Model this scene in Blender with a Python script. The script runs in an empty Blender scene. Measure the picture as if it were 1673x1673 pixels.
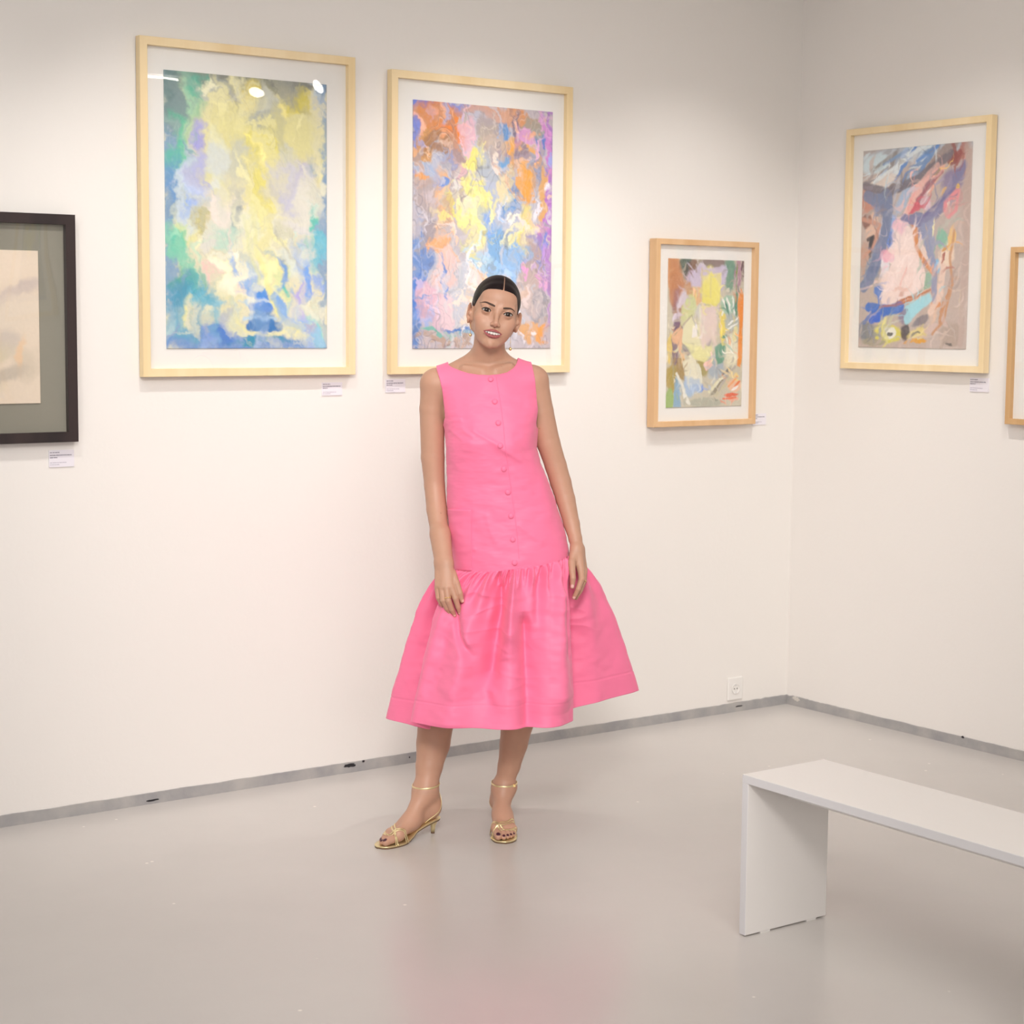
import bpy, bmesh, math, random
import numpy as np
from mathutils import Matrix, Vector

random.seed(7)
RNG = np.random.RandomState(11)
SC = bpy.context.scene
COL = SC.collection
PI = math.pi

# ------------------------------------------------------------------ camera
CAM_C = np.array([-5.32605, -5.40616, 1.56])
_yaw, _pit, _rol = math.radians(35.96136), math.radians(5.91344), math.radians(0.48652)
_F = np.array([math.sin(_yaw) * math.cos(_pit), math.cos(_yaw) * math.cos(_pit), -math.sin(_pit)])
_r = np.array([math.cos(_yaw), -math.sin(_yaw), 0.0])
_u = np.cross(_r, _F)
CR = math.cos(_rol) * _r + math.sin(_rol) * _u
CU = -math.sin(_rol) * _r + math.cos(_rol) * _u
cam_d = bpy.data.cameras.new('camera')
cam = bpy.data.objects.new('camera', cam_d)
COL.objects.link(cam)
cam.matrix_world = Matrix(((CR[0], CU[0], -_F[0], CAM_C[0]), (CR[1], CU[1], -_F[1], CAM_C[1]),
                           (CR[2], CU[2], -_F[2], CAM_C[2]), (0, 0, 0, 1)))
cam_d.sensor_width = 36.0
cam_d.lens = 3026.81 / 1673 * 36.0
cam_d.clip_start = 0.05
cam_d.dof.use_dof = True
cam_d.dof.focus_distance = 5.45
cam_d.dof.aperture_fstop = 7.0
SC.camera = cam

# ------------------------------------------------------------------ world, exposure, large lights
SC.view_settings.view_transform = 'Standard'
SC.view_settings.look = 'None'
SC.view_settings.gamma = 1.0
SC.view_settings.use_curve_mapping = False
SC.view_settings.exposure = 0.0
SC.cycles.use_denoising = True
SC.cycles.max_bounces = 8
W = bpy.data.worlds.new('world')
SC.world = W
W.use_nodes = True
W.node_tree.nodes['Background'].inputs[0].default_value = (1, 0.96, 0.92, 1)
W.node_tree.nodes['Background'].inputs[1].default_value = 0.2


def aim(o, loc, tgt):
    d = Vector(tgt) - Vector(loc)
    o.location = loc
    o.rotation_euler = d.to_track_quat('-Z', 'Y').to_euler()


def area_light(name, loc, tgt, sx, sy, energy, color):
    l = bpy.data.lights.new(name, 'AREA')
    l.shape = 'RECTANGLE'; l.size = sx; l.size_y = sy; l.energy = energy; l.color = color
    o = bpy.data.objects.new(name, l); COL.objects.link(o)
    aim(o, loc, tgt)
    return o


def spot_light(name, loc, tgt, ang, blend, energy, color, rad=0.014):
    l = bpy.data.lights.new(name, 'SPOT')
    l.spot_size = math.radians(ang); l.spot_blend = blend; l.energy = energy; l.color = color
    l.shadow_soft_size = rad
    o = bpy.data.objects.new(name, l); COL.objects.link(o)
    aim(o, loc, tgt)
    return o


WARM = (1.0, 0.955, 0.91)
area_light('daylight_window', (-8.7, -4.6, 1.9), (-2.2, -0.9, 1.2), 2.2, 1.8, 40, (0.88, 0.94, 1.0))
area_light('front_key_light', (-5.6, -7.9, 2.05), (-2.1, -0.9, 1.0), 3.0, 1.6, 72, (1.0, 0.955, 0.92))
area_light('ceiling_fill_light', (-3.4, -3.3, 3.15), (-3.0, -2.8, 0.0), 3.0, 2.2, 66, (1.0, 0.965, 0.93))  # overhead soft fill added for floor and bench, no real panel
spot_light('figure_key_beam', (-4.75, -4.55, 2.95), (-2.2, -1.1, 1.10), 46, 0.95, 465, (1.0, 0.95, 0.91), 0.42)  # unseen soft key added to brighten the figure, no lamp head
SPOTS = [  # head position, aim point, cone, energy
    ((-3.95, -1.12, 2.86), (-3.50, 0, 1.25), 74, 33),
    ((-2.95, -1.05, 2.86), (-2.60, 0, 1.22), 78, 39),
    ((-1.52, -1.02, 2.86), (-1.62, 0, 1.20), 80, 52),
    ((-0.85, -1.15, 2.86), (-0.55, 0, 1.15), 76, 38),
    ((-1.15, -1.45, 2.86), (0, -0.80, 1.15), 76, 41),
    ((-1.15, -2.35, 2.86), (0, -1.75, 1.12), 76, 40),
    ((-1.15, -8.30, 2.86), (0, -8.30, 1.30), 84, 60),  # added to brighten the pictures mirrored in the black frame's glass
]
for i, (p, t, a, e) in enumerate(SPOTS):
    spot_light('spot_beam', p, t, a, 1.0, e, WARM)

# ------------------------------------------------------------------ helpers


def lin(h):
    h = h.lstrip('#')
    c = [int(h[i:i + 2], 16) / 255 for i in (0, 2, 4)]
    return tuple((x / 12.92 if x <= 0.04045 else ((x + 0.055) / 1.055) ** 2.4) for x in c)


def mat(name, color, rough=0.5, metal=0.0, spec=0.5, coat=0.0, sss=0.0):
    m = bpy.data.materials.new(name); m.use_nodes = True
    b = m.node_tree.nodes['Principled BSDF']
    if isinstance(color, str): color = lin(color)
    b.inputs['Base Color'].default_value = (*color[:3], 1)
    b.inputs['Roughness'].default_value = rough
    b.inputs['Metallic'].default_value = metal
    b.inputs['Specular IOR Level'].default_value = spec
    b.inputs['Coat Weight'].default_value = coat
    if sss:
        b.inputs['Subsurface Weight'].default_value = sss
        b.inputs['Subsurface Radius'].default_value = (1, 0.35, 0.2)
        b.inputs['Subsurface Scale'].default_value = 0.006
    return m


def N(m, t): return m.node_tree.nodes.new(t)
def LK(m, a, b): m.node_tree.links.new(a, b)
def BS(m): return m.node_tree.nodes['Principled BSDF']


def noise_bump(m, scale, strength, dist=0.01, stretch=(1, 1, 1), detail=4.0, rot=(0, 0, 0)):
    tc = N(m, 'ShaderNodeTexCoord'); mp = N(m, 'ShaderNodeMapping'); n = N(m, 'ShaderNodeTexNoise'); b = N(m, 'ShaderNodeBump')
    mp.inputs['Scale'].default_value = stretch; mp.inputs['Rotation'].default_value = rot
    n.inputs['Scale'].default_value = scale; n.inputs['Detail'].default_value = detail
    b.inputs['Strength'].default_value = strength; b.inputs['Distance'].default_value = dist
    LK(m, tc.outputs['Object'], mp.inputs['Vector']); LK(m, mp.outputs['Vector'], n.inputs['Vector'])
    LK(m, n.outputs['Fac'], b.inputs['Height'])
    old = BS(m).inputs['Normal']
    if old.is_linked:
        LK(m, old.links[0].from_socket, b.inputs['Normal'])
    LK(m, b.outputs['Normal'], BS(m).inputs['Normal'])
    return m


def noise_color(m, c1, c2, scale, stretch=(1, 1, 1), detail=5.0, lo=0.35, hi=0.65):
    if isinstance(c1, str): c1 = lin(c1)
    if isinstance(c2, str): c2 = lin(c2)
    tc = N(m, 'ShaderNodeTexCoord'); mp = N(m, 'ShaderNodeMapping'); n = N(m, 'ShaderNodeTexNoise'); r = N(m, 'ShaderNodeValToRGB')
    mp.inputs['Scale'].default_value = stretch
    n.inputs['Scale'].default_value = scale; n.inputs['Detail'].default_value = detail
    r.color_ramp.elements[0].color = (*c1, 1); r.color_ramp.elements[0].position = lo
    r.color_ramp.elements[1].color = (*c2, 1); r.color_ramp.elements[1].position = hi
    LK(m, tc.outputs['Object'], mp.inputs['Vector']); LK(m, mp.outputs['Vector'], n.inputs['Vector'])
    LK(m, n.outputs['Fac'], r.inputs['Fac']); LK(m, r.outputs['Color'], BS(m).inputs['Base Color'])
    return m


def attr_color(m, name='Col'):
    a = N(m, 'ShaderNodeAttribute'); a.attribute_name = name
    LK(m, a.outputs['Color'], BS(m).inputs['Base Color'])
    return m


def mesh_obj(name, V, F, m=None, parent=None, smooth=True, cols=None, at=None):
    me = bpy.data.meshes.new(name)
    V = np.asarray(V, dtype=np.float32)
    if isinstance(F, np.ndarray):
        k = F.shape[1]
        me.vertices.add(len(V)); me.vertices.foreach_set('co', V.ravel())
        me.loops.add(F.size); me.loops.foreach_set('vertex_index', F.ravel().astype(np.int32))
        me.polygons.add(len(F)); me.polygons.foreach_set('loop_start', np.arange(0, F.size, k, dtype=np.int32))
        me.update(calc_edges=True)
    else:
        me.from_pydata([tuple(map(float, v)) for v in V], [], F)
        me.update()
    if smooth:
        me.polygons.foreach_set('use_smooth', np.ones(len(me.polygons), dtype=bool))
    if cols is not None:
        a = me.color_attributes.new('Col', 'FLOAT_COLOR', 'POINT')
        c = np.ones((len(V), 4), np.float32); c[:, :3] = cols
        a.data.foreach_set('color', c.ravel())
    if m: me.materials.append(m)
    o = bpy.data.objects.new(name, me); COL.objects.link(o)
    if parent: o.parent = parent
    if at is not None: o.location = at
    return o


class MB:
    """collects shapes into one mesh"""
    def __init__(self): self.V = []; self.F = []

    def add(self, V, F):
        n = len(self.V); self.V += [tuple(map(float, v)) for v in V]
        self.F += [tuple(int(i) + n for i in f) for f in F]

    def box(self, lo, hi):
        x0, y0, z0 = lo; x1, y1, z1 = hi
        self.add([(x0, y0, z0), (x1, y0, z0), (x1, y1, z0), (x0, y1, z0), (x0, y0, z1), (x1, y0, z1), (x1, y1, z1), (x0, y1, z1)],
                 [(0, 3, 2, 1), (4, 5, 6, 7), (0, 1, 5, 4), (1, 2, 6, 5), (2, 3, 7, 6), (3, 0, 4, 7)])

    def tube(self, pts, rads, seg=10, cap=True, flat=None):
        """tube along pts; flat=(normal list, ratio) squashes the section along the given normals"""
        pts = [Vector(p) for p in pts]
        if not hasattr(rads, '__len__'): rads = [rads] * len(pts)
        V = []; prev = None
        for i, p in enumerate(pts):
            t = (pts[min(i + 1, len(pts) - 1)] - pts[max(i - 1, 0)])
            t = t.normalized() if t.length > 1e-9 else Vector((0, 0, 1))
            if flat is not None:
                n = Vector(flat[0][i]); n = (n - t * n.dot(t)).normalized()
            elif prev is None:
                n = t.orthogonal().normalized()
            else:
                n = (prev - t * prev.dot(t)).normalized()
            prev = n; b = t.cross(n)
            k = flat[1] if flat is not None else 1.0
            for j in range(seg):
                a = 2 * PI * j / seg
                V.append(p + n * (math.cos(a) * rads[i] * k) + b * (math.sin(a) * rads[i]))
        F = []
        for i in range(len(pts) - 1):
            for j in range(seg):
                F.append((i * seg + j, i * seg + (j + 1) % seg, (i + 1) * seg + (j + 1) % seg, (i + 1) * seg + j))
        if cap:
            F.append(tuple(range(seg - 1, -1, -1))); F.append(tuple((len(pts) - 1) * seg + j for j in range(seg)))
        self.add(V, F)

    def sphere(self, c, r, nu=16, nv=10, M=None):
        V = []; F = []
        rr = r if hasattr(r, '__len__') else (r, r, r)
        for i in range(nv + 1):
            th = PI * i / nv
            for j in range(nu):
                ph = 2 * PI * j / nu
                v = Vector((rr[0] * math.sin(th) * math.cos(ph), rr[1] * math.sin(th) * math.sin(ph), rr[2] * math.cos(th)))
                if M is not None: v = M @ v
                V.append(Vector(c) + v)
        for i in range(nv):
            for j in range(nu):
                F.append((i * nu + j, (i + 1) * nu + j, (i + 1) * nu + (j + 1) % nu, i * nu + (j + 1) % nu))
        self.add(V, F)

    def build(self, name, m=None, parent=None, smooth=False, bevel=0.0, at=None, rot=None):
        o = mesh_obj(name, self.V, self.F, m, parent, smooth, at=at)
        if rot is not None: o.rotation_euler = rot
        if bevel:
            b = o.modifiers.new('bevel', 'BEVEL'); b.width = bevel; b.segments = 2; b.limit_method = 'ANGLE'
        return o


def tag(o, label=None, cat=None, group=None, kind=None):
    if label: o['label'] = label
    if cat: o['category'] = cat
    if group: o['group'] = group
    if kind: o['kind'] = kind
    return o


def empty(name, loc=(0, 0, 0), rz=0.0):
    o = bpy.data.objects.new(name, None); COL.objects.link(o)
    o.location = loc; o.rotation_euler = (0, 0, rz); o.empty_display_size = 0.1
    return o


def vnoise(P, seed, freq):
    """smooth gradient noise (about 0..1) for arrays of 2-D or 3-D points"""
    P = np.asarray(P, dtype=np.float64) * freq
    n = P.shape[-1]; rs = np.random.RandomState(seed)
    perm = rs.permutation(256); Gd = rs.normal(size=(256, n)); Gd /= np.linalg.norm(Gd, axis=1, keepdims=True)
    i = np.floor(P).astype(np.int64); f = P - i; u = f * f * f * (f * (f * 6 - 15) + 10)
    out = 0
    for c in range(2 ** n):
        o = [(c >> k) & 1 for k in range(n)]
        h = 0
        for k in range(n): h = perm[(h + i[..., k] + o[k]) & 255]
        g = Gd[h]; w = 1; d = 0
        for k in range(n):
            w = w * (u[..., k] if o[k] else 1 - u[..., k]); d = d + g[..., k] * (f[..., k] - o[k])
        out = out + w * d
    return 0.5 + out * 0.75


def fbm(P, seed, freq, octv=4, gain=0.55):
    s = 0; a = 1; t = 0
    for k in range(octv):
        s = s + a * vnoise(P, seed + k, freq * 2 ** k); t += a; a *= gain
    return s / t


# ------------------------------------------------------------------ materials
M_wall = noise_bump(mat('wall_paint', (0.85, 0.82, 0.785), 0.62, spec=0.35), 55, 0.12, 0.004)
M_ceil = mat('ceiling_paint', (0.82, 0.81, 0.79), 0.7)
M_floor = mat('floor_paint', (0.50, 0.465, 0.43), 0.24, spec=0.5)
M_base = noise_bump(noise_color(mat('base_paint', '#a7a5a6', 0.4), '#9c9b9d', '#b4b1ae', 9, detail=6), 60, 0.4, 0.004)
M_maple = noise_color(mat('pale_maple', '#f0d6a4', 0.45), '#ecd3a4', '#f5e0b8', 14, (1, 1, 0.05))
M_beech = noise_color(mat('beech', '#d9b080', 0.45), '#d6ad7e', '#e2bd92', 14, (1, 1, 0.05))
M_oak = noise_color(mat('oak', '#cfa673', 0.45), '#c99f6c', '#d8b07f', 14, (1, 1, 0.05))
M_black = noise_color(mat('black_wood', '#2b2426', 0.35), '#241f21', '#382d2d', 10, (1, 1, 0.06))
M_mount = mat('white_mount', (0.87, 0.855, 0.82), 0.8)
M_greymount = mat('grey_mount', '#8c897c', 0.8)
M_backing = mat('backing', '#b8b2a6', 0.8)
M_paint = attr_color(mat('paint_surface', (1, 1, 1), 0.55))
M_card = mat('placard_card', (0.83, 0.80, 0.86), 0.5)
M_ink = mat('ink', '#6d6678', 0.7)
M_ink2 = mat('light_ink', '#a9a3b3', 0.7)
M_bench = mat('bench_laminate', (0.83, 0.80, 0.775), 0.42)
M_benchcool = mat('bench_edge_cool_light', (0.70, 0.685, 0.70), 0.45)  # cool light from the left put into the side faces' colour
M_white = mat('white_plastic', (0.85, 0.83, 0.80), 0.35)
M_dark = mat('dark_hole', '#3a3430', 0.6)
M_chip = mat('bare_patch', '#2c2a2e', 0.9)
M_pale = mat('pale_chip', '#d8d3cb', 0.8)
M_lamp = mat('lamp_housing', (0.8, 0.8, 0.8), 0.4)
M_track = mat('track_metal', (0.75, 0.75, 0.75), 0.4)


def emit(name, col, s):
    m = mat(name, col)
    BS(m).inputs['Emission Color'].default_value = (*col, 1)
    BS(m).inputs['Emission Strength'].default_value = s
    return m


M_bulb = emit('lamp_glow', (1.0, 0.95, 0.88), 14.0)

M_glass = bpy.data.materials.new('picture_glass'); M_glass.use_nodes = True
nt = M_glass.node_tree; nt.nodes.clear()
_o = nt.nodes.new('ShaderNodeOutputMaterial'); _t = nt.nodes.new('ShaderNodeBsdfTransparent'); _g = nt.nodes.new('ShaderNodeBsdfGlossy')
_x = nt.nodes.new('ShaderNodeMixShader'); _ge = nt.nodes.new('ShaderNodeNewGeometry'); _g.inputs['Roughness'].default_value = 0.0
_fr = None
for _op, _v in (('DOT_PRODUCT', None), ('ABSOLUTE', None), ('SUBTRACT', 1.0), ('POWER', 5.0), ('MULTIPLY_ADD', 0.96)):  # Schlick reflectance, same from both faces
    if _op == 'DOT_PRODUCT':
        _n = nt.nodes.new('ShaderNodeVectorMath'); _n.operation = _op
        nt.links.new(_ge.outputs['Normal'], _n.inputs[0]); nt.links.new(_ge.outputs['Incoming'], _n.inputs[1]); _fr = _n.outputs['Value']
    else:
        _n = nt.nodes.new('ShaderNodeMath'); _n.operation = _op
        if _op == 'SUBTRACT': _n.inputs[0].default_value = 1.0; nt.links.new(_fr, _n.inputs[1])
        else:
            nt.links.new(_fr, _n.inputs[0])
            if _v is not None: _n.inputs[1].default_value = _v
        if _op == 'MULTIPLY_ADD': _n.inputs[2].default_value = 0.075
        _fr = _n.outputs[0]
_tc = nt.nodes.new('ShaderNodeTexCoord'); _nn = nt.nodes.new('ShaderNodeTexNoise'); _bb = nt.nodes.new('ShaderNodeBump')
_nn.inputs['Scale'].default_value = 3.0; _nn.inputs['Detail'].default_value = 0.0
_bb.inputs['Strength'].default_value = 0.05; _bb.inputs['Distance'].default_value = 0.05
nt.links.new(_tc.outputs['Object'], _nn.inputs['Vector']); nt.links.new(_nn.outputs['Fac'], _bb.inputs['Height'])
nt.links.new(_bb.outputs['Normal'], _g.inputs['Normal'])
nt.links.new(_fr, _x.inputs[0]); nt.links.new(_t.outputs[0], _x.inputs[1]); nt.links.new(_g.outputs[0], _x.inputs[2]); nt.links.new(_x.outputs[0], _o.inputs[0])

# floor: faint clouds, white specks and grey scuffs
_m = M_floor; tc = N(_m, 'ShaderNodeTexCoord'); n1 = N(_m, 'ShaderNodeTexNoise'); r1 = N(_m, 'ShaderNodeValToRGB')
n1.inputs['Scale'].default_value = 1.3; n1.inputs['Detail'].default_value = 6
r1.color_ramp.elements[0].position = 0.3; r1.color_ramp.elements[0].color = (0.56, 0.53, 0.51, 1)
r1.color_ramp.elements[1].position = 0.7; r1.color_ramp.elements[1].color = (0.61, 0.58, 0.555, 1)
LK(_m, tc.outputs['Object'], n1.inputs['Vector']); LK(_m, n1.outputs['Fac'], r1.inputs['Fac'])
v1 = N(_m, 'ShaderNodeTexVoronoi'); v1.inputs['Scale'].default_value = 10.0
LK(_m, tc.outputs['Object'], v1.inputs['Vector'])
r2 = N(_m, 'ShaderNodeValToRGB'); r2.color_ramp.elements[0].position = 0.035; r2.color_ramp.elements[0].color = (1, 1, 1, 1)
r2.color_ramp.elements[1].position = 0.06; r2.color_ramp.elements[1].color = (0, 0, 0, 1)
LK(_m, v1.outputs['Distance'], r2.inputs['Fac'])
sp = N(_m, 'ShaderNodeSeparateColor'); LK(_m, v1.outputs['Color'], sp.inputs['Color'])
gt = N(_m, 'ShaderNodeMath'); gt.operation = 'GREATER_THAN'; gt.inputs[1].default_value = 0.72
LK(_m, sp.outputs[0], gt.inputs[0])
mu = N(_m, 'ShaderNodeMath'); mu.operation = 'MULTIPLY'; LK(_m, r2.outputs['Color'], mu.inputs[0]); LK(_m, gt.outputs[0], mu.inputs[1])
mx = N(_m, 'ShaderNodeMixRGB'); mx.inputs['Color2'].default_value = (0.80, 0.76, 0.70, 1)
LK(_m, mu.outputs[0], mx.inputs['Fac']); LK(_m, r1.outputs['Color'], mx.inputs['Color1'])
LK(_m, mx.outputs['Color'], BS(_m).inputs['Base Color'])
n2 = N(_m, 'ShaderNodeTexNoise'); n2.inputs['Scale'].default_value = 5; n2.inputs['Detail'].default_value = 3
b2 = N(_m, 'ShaderNodeBump'); b2.inputs['Strength'].default_value = 0.08; b2.inputs['Distance'].default_value = 0.01
LK(_m, tc.outputs['Object'], n2.inputs['Vector']); LK(_m, n2.outputs['Fac'], b2.inputs['Height']); LK(_m, b2.outputs['Normal'], BS(_m).inputs['Normal'])

# ------------------------------------------------------------------ room shell
RX0, RY0, RZ1 = -9.0, -9.8, 3.25


def slab(name, lo, hi, m):
    b = MB(); b.box(lo, hi)
    return tag(b.build(name, m), kind='structure')


slab('floor', (RX0, RY0, -0.12), (0, 0, 0), M_floor)
slab('ceiling', (RX0, RY0, RZ1), (0, 0, RZ1 + 0.12), M_ceil)
slab('wall_back', (RX0, 0, -0.12), (0.12, 0.12, RZ1 + 0.12), M_wall)
slab('wall_right', (0, RY0, -0.12), (0.12, 0, RZ1 + 0.12), M_wall)
slab('wall_left', (RX0 - 0.12, RY0, -0.12), (RX0, 0.12, RZ1 + 0.12), M_wall)
slab('wall_front', (RX0 - 0.12, RY0 - 0.12, -0.12), (0.12, RY0, RZ1 + 0.12), M_wall)


def base_strip(name, length, h, seed, along):
    """painted band at the foot of a wall with a slightly uneven upper edge"""
    n = int(length / 0.012); rs = np.random.RandomState(seed)
    t = np.linspace(0, length, n + 1)
    top = h + (fbm(np.stack([t, t * 0], -1), seed, 9.0, 4) - 0.5) * 0.006 + np.where(t < 0.45, (fbm(np.stack([t, t * 0], -1), seed + 9, 30, 3) - 0.4) * 0.022 * (1 - t / 0.45), 0)
    V = []; F = []
    for i in range(n + 1):
        for (d, z) in ((0.0, 0.0), (0.004, 0.0), (0.0035, top[i] - 0.001), (0.0, top[i])):
            V.append((-t[i], -d, z) if along == 'x' else (-d, -t[i], z))
    for i in range(n):
        for k in range(3):
            a = i * 4 + k; q = (a, a + 1, a + 5, a + 4)
            F.append(q if along == 'x' else q[::-1])
    return tag(mesh_obj(name, V, F, M_base, smooth=False), kind='structure')


bb = base_strip('baseboard_back', 8.9, 0.037, 3, 'x')
br = base_strip('baseboard_right', 8.9, 0.037, 5, 'y')


def chip(parent, name, c, w, h, m, wall, seed):
    rs = np.random.RandomState(seed); k = 18; V = []
    for d in (0.0042, 0.0048):
        rs2 = np.random.RandomState(seed)
        for j in range(k):
            a = 2 * PI * j / k; rr = 0.55 + 0.5 * rs2.rand()
            s, z = c[0] + math.cos(a) * w / 2 * rr, c[1] + math.sin(a) * h / 2 * rr
            V.append((s, -d, z) if wall == 'x' else (-d, s, z))
    F = [tuple(range(k, 2 * k))] + [(j, (j + 1) % k, (j + 1) % k + k, j + k) for j in range(k)]
    mesh_obj(name, V, F, m, parent, smooth=False)


chip(bb, 'bare_patch', (-2.090, 0.026), 0.062, 0.017, M_chip, 'x', 2)
chip(bb, 'bare_patch', (-2.035, 0.033), 0.014, 0.010, M_chip, 'x', 5)
chip(bb, 'bare_patch', (-1.845, 0.022), 0.007, 0.007, M_chip, 'x', 6)
chip(bb, 'bare_patch', (-2.83, 0.012), 0.05, 0.008, M_chip, 'x', 8)
chip(bb, 'bare_patch', (-0.27, 0.022), 0.05, 0.007, M_chip, 'x', 9)
chip(br, 'bare_patch', (-0.93, 0.036), 0.020, 0.010, M_chip, 'y', 3)
chip(br, 'pale_patch', (-0.06, 0.030), 0.05, 0.02, M_pale, 'y', 4)

# ------------------------------------------------------------------ artworks
NU = 210


def painting(name, w, h, base, strokes, seed, warp=0.05, vein=0.0, grain=0.06, streak=(1, 1), soft0=0.24, dabs=None, lines=None):
    """canvas/paper with painted colour fields; strokes = (u, v, ru, rv, angle, hex[, softness])"""
    nu = NU; nv = int(NU * h / w)
    U, Vv = np.meshgrid(np.linspace(0, 1, nu), np.linspace(0, 1, nv))
    asp = h / w
    P = np.stack([U, Vv * asp], -1)
    wu = (fbm(P * np.array(streak), seed, 5.0, 5, 0.62) - 0.5) * 2 * warp * 2
    wv = (fbm(P * np.array(streak), seed + 20, 5.0, 5, 0.62) - 0.5) * 2 * warp * 2
    u = U + wu; v = Vv * asp + wv
    C = np.zeros((nv, nu, 3)) + np.array(lin(base))
    def seg_d(pts):
        d = np.full(U.shape, 9.0); ins = np.zeros(U.shape, bool)
        X_ = U + wu * 0.35; Y_ = Vv * asp + wv * 0.35
        for (a0, b0), (a1, b1) in pts:
            ax_, ay_ = a1 - a0, b1 - b0
            t = np.clip(((X_ - a0) * ax_ + (Y_ - b0) * ay_) / max(ax_ * ax_ + ay_ * ay_, 1e-9), 0, 1)
            d = np.minimum(d, np.hypot(X_ - a0 - t * ax_, Y_ - b0 - t * ay_))
            ins ^= ((b0 > Y_) != (b1 > Y_)) & (X_ < (a1 - a0) * (Y_ - b0) / (b1 - b0 if abs(b1 - b0) > 1e-9 else 1e-9) + a0)
        return d, ins

    def paths(lst, C, op=1.0):
        for kind, pts, wdt, hx in lst:
            q = [(a, b * asp) for a, b in pts]
            if kind == 'L': d, _ = seg_d(list(zip(q[:-1], q[1:]))); sd_ = d - wdt / 2 * (0.7 + 0.6 * fbm(P, seed + 33, 9, 2))
            else: d, ins = seg_d(list(zip(q, q[1:] + q[:1]))); sd_ = np.where(ins, -d, d)
            sf_ = 0.012 if kind == 'L' else max(wdt, 0.006)
            al = op * np.clip(0.5 - sd_ / sf_, 0, 1) * (0.72 + 0.26 * fbm(P, seed + 41, 18, 3))
            C = C * (1 - al[..., None]) + np.array(lin(hx)) * al[..., None]
        return C

    for st in strokes:
        su, sv, ru, rv, ang, hx = st[:6]; soft = st[6] * 0.7 if len(st) > 6 else soft0
        a = math.radians(ang); du = u - su; dv = v - sv * asp; rv = rv * asp
        x = (du * math.cos(a) + dv * math.sin(a)) / ru; y = (-du * math.sin(a) + dv * math.cos(a)) / rv
        d = np.sqrt(x * x + y * y)
        al = np.clip((1.0 + soft - d) / (2 * soft), 0, 1); al = al * al * (3 - 2 * al)
        al = al * (0.78 + 0.22 * fbm(P, seed + 40, 30, 2))
        C = C * (1 - al[..., None]) + np.array(lin(hx)) * al[..., None]
    if lines: C = paths(lines, C)
    if dabs:                                  # many small brush marks that drag neighbouring paint about
        nd, ang0, dang, ln, wd, reach, sf, jit, light = dabs
        rs = np.random.RandomState(seed + 5)
        for _ in range(nd):
            cu, cv = rs.rand(), rs.rand() * asp
            qu = np.clip(cu + rs.normal() * reach, 0, 1); qv = np.clip(cv + rs.normal() * reach, 0, asp)
            col = C[min(nv - 1, int(qv / asp * nv)), min(nu - 1, int(qu * nu))] * (1 + rs.normal() * jit) + rs.rand() ** 3 * light
            a = math.radians(ang0 + rs.normal() * dang); l_ = ln * (0.4 + 1.2 * rs.rand()); w_ = wd * (0.4 + 1.2 * rs.rand()); bend = rs.normal() * 1.2
            du = u - cu; dv = v - cv
            x = du * math.cos(a) + dv * math.sin(a); y = -du * math.sin(a) + dv * math.cos(a) + bend * x * x / max(l_, 1e-3) * 0.4
            d = np.sqrt((x / l_) ** 2 + (y / w_) ** 2)
            al = np.clip((1 + sf - d) / (2 * sf), 0, 1) * (0.45 + 0.5 * rs.rand())
            C = C * (1 - al[..., None]) + col * al[..., None]
    if lines: C = paths(lines, C, 0.4)
    if vein:
        n = fbm(P * np.array([1.0, 0.6]), seed + 60, 5.0, 3)
        for lv in (0.43, 0.52, 0.6):
            l = np.exp(-((n - lv) / 0.0065) ** 2) * vein * np.clip(fbm(P, seed + 70, 4, 2) * 3 - 1.1, 0, 1)
            C = C * (1 - l[..., None]) + np.array(lin('#5a5a78')) * l[..., None]
            l2 = np.exp(-((n - lv - 0.016) / 0.008) ** 2) * vein * 0.6 * np.clip(fbm(P, seed + 75, 4, 2) * 3 - 1.0, 0, 1)
            C = C * (1 - l2[..., None]) + np.array(lin('#fff8ea')) * l2[..., None]
    C *= (1 + (fbm(P, seed + 80, 45, 3)[..., None] - 0.5) * 2 * grain)
    C = np.clip(C, 0, 1)
    X = (U - 0.5) * w; Z = (0.5 - Vv) * h
    relief = (fbm(P, seed + 90, 26, 3) - 0.5) * 0.0012
    edge = np.minimum(np.minimum(U, 1 - U) * w, np.minimum(Vv, 1 - Vv) * h)
    relief *= np.clip(edge / 0.01, 0, 1)
    # the sheet's own rim, slightly deckled
    V = np.stack([X, -0.003 + relief, Z], -1).reshape(-1, 3)
    idx = np.arange(nu * nv).reshape(nv, nu)
    F = np.stack([idx[:-1, :-1], idx[1:, :-1], idx[1:, 1:], idx[:-1, 1:]], -1).reshape(-1, 4)
    ring = np.concatenate([idx[0, :], idx[1:, -1], idx[-1, -2::-1], idx[-2:0:-1, 0]])
    nb = len(V); Vb = V[ring].copy(); Vb[:, 1] = 0.0
    V = np.concatenate([V, Vb]); Cc = np.concatenate([C.reshape(-1, 3), C.reshape(-1, 3)[ring]])
    k = len(ring); a = np.arange(k); b = (a + 1) % k
    F = np.concatenate([F, np.stack([ring[a], ring[b], nb + b, nb + a], -1)])
    return mesh_obj(name, V, F, M_paint, None, True, cols=Cc)


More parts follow.
